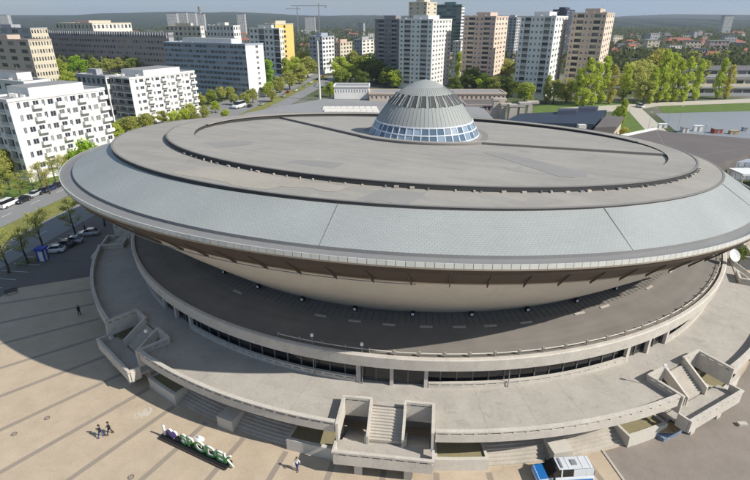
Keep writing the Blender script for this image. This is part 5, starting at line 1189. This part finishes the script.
def person(p, rz, jacket, trousers, hair, label, stride=.28, h=1.74, swing=.22, hold=False):
    t = thing('person', label, 'person', p, None, rz); k = h/1.74; t.scale = (k, k, k)
    J = {'pel': ((0, 0, .95), .135), 'wai': ((0, 0, 1.1), .125), 'che': ((.01, 0, 1.32), .15), 'nek': ((.02, 0, 1.48), .055), 'hd0': ((.03, 0, 1.56), .075), 'hd1': ((.04, 0, 1.66), .092), 'hd2': ((.03, 0, 1.73), .05), 'nos': ((.125, 0, 1.635), .014)}
    E_ = [('pel', 'wai'), ('wai', 'che'), ('che', 'nek'), ('nek', 'hd0'), ('hd0', 'hd1'), ('hd1', 'hd2'), ('hd1', 'nos')]
    for s, sg_ in (('l', 1), ('r', -1)):
        f = stride*sg_
        J['hip'+s] = ((0, .09*sg_, .90), .095); J['kne'+s] = ((f*.55+.04, .10*sg_, .50), .062); J['ank'+s] = ((f-.03, .10*sg_, .09), .042); J['toe'+s] = ((f+.14, .115*sg_, .035), .036)
        E_ += [('pel', 'hip'+s), ('hip'+s, 'kne'+s), ('kne'+s, 'ank'+s), ('ank'+s, 'toe'+s)]
        a = -swing*sg_
        el = (a*.45-.03, .24*sg_, 1.14); wr = (a+.06, .25*sg_, .90) if not hold else (.22, .16*sg_, 1.12)
        J['sho'+s] = ((0, .17*sg_, 1.42), .062); J['elb'+s] = (el, .045); J['wri'+s] = (wr, .03); J['pal'+s] = ((wr[0]+.02, wr[1], wr[2]-.07), .032)
        E_ += [('che', 'sho'+s), ('sho'+s, 'elb'+s), ('elb'+s, 'wri'+s), ('wri'+s, 'pal'+s)]
        for i in range(4):
            nm_ = 'f%d%s' % (i, s); J[nm_] = ((wr[0]+.045-.022*i, wr[1]-.012*sg_, wr[2]-.155+.012*abs(i-1.5)), .0085); E_.append(('pal'+s, nm_))
        J['th'+s] = ((wr[0]+.07, wr[1]-.03*sg_, wr[2]-.09), .010); E_.append(('pal'+s, 'th'+s))
    body = skinmesh('body', (J, E_), t, 'skin')
    def sub(keys, grow): ks = set(keys); return ({q: (J[q][0], J[q][1]+grow) for q in keys}, [e for e in E_ if e[0] in ks and e[1] in ks])
    skinmesh('jacket', sub(['che', 'wai', 'pel', 'shol', 'elbl', 'wril', 'shor', 'elbr', 'wrir'], .022), body, jacket)
    skinmesh('trousers', sub(['pel', 'hipl', 'knel', 'ankl', 'hipr', 'kner', 'ankr'], .016), body, trousers)
    b = MB(); rr = []
    for (r_, z_) in ((.098, 1.60), (.112, 1.66), (.108, 1.72), (.085, 1.765), (.03, 1.79)): rr.append([(.005+r_*math.cos(2*PI*q/12)*(1.0 if z_ > 1.68 else .95)-(.035 if z_ < 1.7 else 0), r_*.9*math.sin(2*PI*q/12), z_) for q in range(12)])
    b.loft(rr, True, 0, True); o = bpy.data.objects.new('hair', b.mesh('hair', hair, True)); COL.objects.link(o); o.parent = body
    for s in (-1, 1):
        b = MB(); b.hexa([(.30*s*stride/.28-.08 if False else s*stride-.09, s*.105-.05, 0), (s*stride+.19, s*.105-.05, 0), (s*stride+.19, s*.105+.05, 0), (s*stride-.09, s*.105+.05, 0), (s*stride-.09, s*.105-.045, .1), (s*stride+.15, s*.105-.04, .06), (s*stride+.15, s*.105+.04, .06), (s*stride-.09, s*.105+.045, .1)]); o = bpy.data.objects.new('shoe', b.mesh('shoe', 'black')); COL.objects.link(o); o.parent = body
    return t
person(px(101.5, 437, .025), rad(200), 'cloth_dark', 'cloth_blue', 'hair', 'person in a dark jacket and blue trousers walking left of a companion in the plaza')
person(px(110.5, 434, .025), rad(205), 'cloth_dark', 'cloth_dark', 'hair', 'person dressed all in black walking beside a companion in blue trousers')
person(px(297.5, 470, .025), rad(250), 'cloth_white', 'cloth_blue', 'hair', 'person in a white top and blue trousers near the sunlit staircase', .12)
person(px(80, 315, .025), rad(150), 'cloth_dark', 'cloth_dark', 'hair', 'person in dark clothes standing in the saucer shadow by the terrace', .1)
person(px(85, 230, .028), rad(30), 'cloth_grey', 'cloth_dark', 'hair', 'person in grey standing beside the silver car under the rim', .08)

# ================================================================== SMALL PLAZA AND TERRACE THINGS
t = thing('info_booth', 'small blue and white booth beside the parked white car', 'booth', px(44, 260, .03)); p = px(44, 260, .03)
b = MB(); b.box(p.x-.55, p.x+.55, p.y-.5, p.y+.5, .03, 1.9); b.build('cabin', 'white', t)
for sx in (-1, 1):
    for sy in (-1, 1): b = MB(); b.box(p.x+sx*.6-.1, p.x+sx*.6+.1, p.y+sy*.55-.1, p.y+sy*.55+.1, .03, 2.3); b.build('corner_post', 'blue', t)
b = MB(); b.box(p.x-.85, p.x+.85, p.y-.8, p.y+.8, 2.3, 2.65); b.build('roof', 'blue', t)
t = thing('bench', 'lone dark bench on the shaded plaza', 'bench', px(12, 294, .02)); p = px(12, 294, .02)
def rbox(name, m_, par, c, rz, x0, x1, y0, y1, z0, z1):
    b = MB(); cc, ss = math.cos(rz), math.sin(rz); f = lambda x, y, z: (c[0]+x*cc-y*ss, c[1]+x*ss+y*cc, c[2]+z)
    b.hexa([f(x0, y0, z0), f(x1, y0, z0), f(x1, y1, z0), f(x0, y1, z0), f(x0, y0, z1), f(x1, y0, z1), f(x1, y1, z1), f(x0, y1, z1)]); return b.build(name, m_, par)
for k in range(3): rbox('slat', 'brown', t, p, .75, -.9, .9, -.25+.17*k, -.11+.17*k, .42, .46)
for s in (-1, 1): rbox('leg', 'metal_grey', t, p, .75, s*.7-.05, s*.7+.05, -.22, .22, 0, .42)
for s in (0, 1): rbox('back_slat', 'brown', t, p, .75, -.9, .9, .27, .31, .55+.17*s, .67+.17*s)
mm_ = MB(); mm_.loft([[(.24*math.cos(2*PI*k/20), .24*math.sin(2*PI*k/20), z_) for k in range(20)] for z_ in (0, .02)], True, 0, True); mm_.loft([[(r_*math.cos(2*PI*k/20), r_*math.sin(2*PI*k/20), .025) for k in range(20)] for r_ in (.24, .31)], True, 1); mme = mm_.mesh('manhole_cover', ['strip', 'dark_joint'])
for (u, v) in ((14, 434), (131, 477), (47, 418)): inst('manhole_cover', mme, plaza, px(u, v, .024))
# chalk drawing
ch = MB(); rr_ = random.Random(4)
for k in range(26):
    p = px(143+rr_.gauss(0, 4), 413+rr_.gauss(0, 2.5), .0265); a = rr_.uniform(0, 3.14); d = Vector((math.cos(a), math.sin(a), 0))*rr_.uniform(.2, .5); q = Vector((-d.y, d.x, 0))*.18; ch.poly([p-d-q, p+d-q, p+d+q, p-d+q])
    for i in range(1, 5): ch.v[-i] = (ch.v[-i][0], ch.v[-i][1], .0265+.0004*k)
tag(ch.build('chalk_drawing', 'plaza_chalk' if 'plaza_chalk' in MATS else 'paint', plaza), kind='stuff')
# slim posts and lamps
def post(p, h, label, head=True, lean=0):
    t = thing('lamp_post', label, 'lamp post', p, 'slim lamp posts'); b = MB(); b.tube(p, (p[0]+lean, p[1], p[2]+h), .06, .045, 6); b.build('pole', 'metal_grey', t)
    if head: b = MB(); b.box(p[0]+lean-.16, p[0]+lean+.16, p[1]-.1, p[1]+.1, p[2]+h-.02, p[2]+h+.3); b.build('lamp_head', 'lamp_white', t)
post(Vector(pol(51.6, -127.5, 4.6)), 3.2, 'slim lamp post by the shaded part of the corridor parapet', False)
post(Vector(pol(51.9, -107.2, 4.6)), 5.4, 'slim post on the corridor parapet in front of the dark windows')
post(Vector(pol(51.9, -100.9, 4.6)), 5.2, 'slim post on the corridor parapet beside the entrance doors')
post(Vector(pol(51.9, -83.0, 4.6)), 2.9, 'slim post in front of the sunlit corridor windows', False)
post(Vector(pol(57.5, -129.0, 4.6)), 2.6, 'slim lamp post on the terrace by the shaded staircase')
post(Vector(pol(56.5, -65.9, 4.6)), 2.8, 'slim lamp post on the terrace by the right hand planter staircase')
for (u, v, h) in ((645, 143, 11), (666, 131, 11), (675, 139, 12), (700, 150, 9), (628, 118, 9)):
    post(px(u, v, .06), h, 'tall street light near the path and the brown hall')
p = Vector(pol(53.6, -21, 4.6)); t = thing('satellite_dish', 'white satellite dish at the skirt roof edge beside the dark bush', 'dish', px(732, 264, 8.9)); q = px(732, 264, 8.9)
b = MB(); b.tube(q, q+Vector((0, 0, 1.0)), .07); b.build('mast', 'metal_grey', t)
b = MB(); ax = Vector((.2, -.8, .55)).normalized(); qt = ax.to_track_quat('Z', 'Y'); c = q+Vector((0, 0, 1.4)); b.loft([[c + qt @ Vector((r_*math.cos(2*PI*k/20), r_*math.sin(2*PI*k/20), z_)) for k in range(20)] for r_, z_ in ((.02, -.2), (.5, -.12), (.9, .05), (.92, .07))]); b.build('reflector', 'white', t)
b = MB(); c_ = px(742, 425, .03); b.box(c_.x-.5, c_.x+.5, c_.y-.25, c_.y+.25, .03, .35); o = b.build('kerb_stone', 'concrete'); tag(o, 'pale loose kerb stone lying on the asphalt yard', 'stone')

# ------------------------------------------------------------------ air
b = MB(); b.box(-7500, 7500, -550, 7600, -1.2, 150); hz = b.build('haze', 'white'); hz['kind'] = 'stuff'
hm_ = bpy.data.materials.new('haze_air'); hm_.use_nodes = True; n = hm_.node_tree; n.nodes.remove(n.nodes['Principled BSDF'])
pv_ = n.nodes.new('ShaderNodeVolumePrincipled'); pv_.inputs['Color'].default_value = (.76, .86, .98, 1); pv_.inputs['Density'].default_value = .00011; pv_.inputs['Anisotropy'].default_value = .2
n.links.new(pv_.outputs[0], n.nodes['Material Output'].inputs['Volume']); hz.data.materials.clear(); hz.data.materials.append(hm_)

# ------------------------------------------------------------------ tell look-alikes in a row apart by counting from a landmark
ORDW = ['first', 'second', 'third', 'fourth', 'fifth', 'sixth', 'seventh', 'eighth', 'ninth', 'tenth', 'eleventh', 'twelfth', 'thirteenth', 'fourteenth', 'fifteenth', 'sixteenth', 'seventeenth', 'eighteenth']
MARK = {'poplars before the terraced building': 'tan tower', 'trees on the lawn by the tan tower': 'dome', 'small trees before the white slab block': 'lime bush', 'trees beside the dark tower': 'white annex', 'trees along the avenue': 'blue slab', 'trees below the pink tower': 'dome', 'trees before the brown slab': 'beige blocks', 'thin trees before the balcony block': 'lime bush', 'pylons by the blue hall': 'dome', 'white cabins on the grey square': 'path', 'black cars far up the avenue': 'arena', 'white cars far up the avenue': 'arena', 'silver cars far up the avenue': 'arena', 'red cars far up the avenue': 'arena'}
bpy.context.view_layer.update(); sets = {}
for o in scene.objects:
    if o.parent is None and o.get('group') in MARK: sets.setdefault((o['group'], o['label']), []).append(o)
for (g_, l_), os_ in sets.items():
    if len(os_) < 2 or len(os_) > len(ORDW): continue
    far_first = g_ == 'thin trees before the balcony block'
    for i, o in enumerate(sorted(os_, key=lambda q: (-q.location.x if far_first else (q.location.y if 'avenue' in g_ and 'cars' in g_ else q.location.x)))):
        nl = l_ + ', %s such from the %s' % (ORDW[i], MARK[g_])
        if len(nl.split()) <= 16: o['label'] = nl
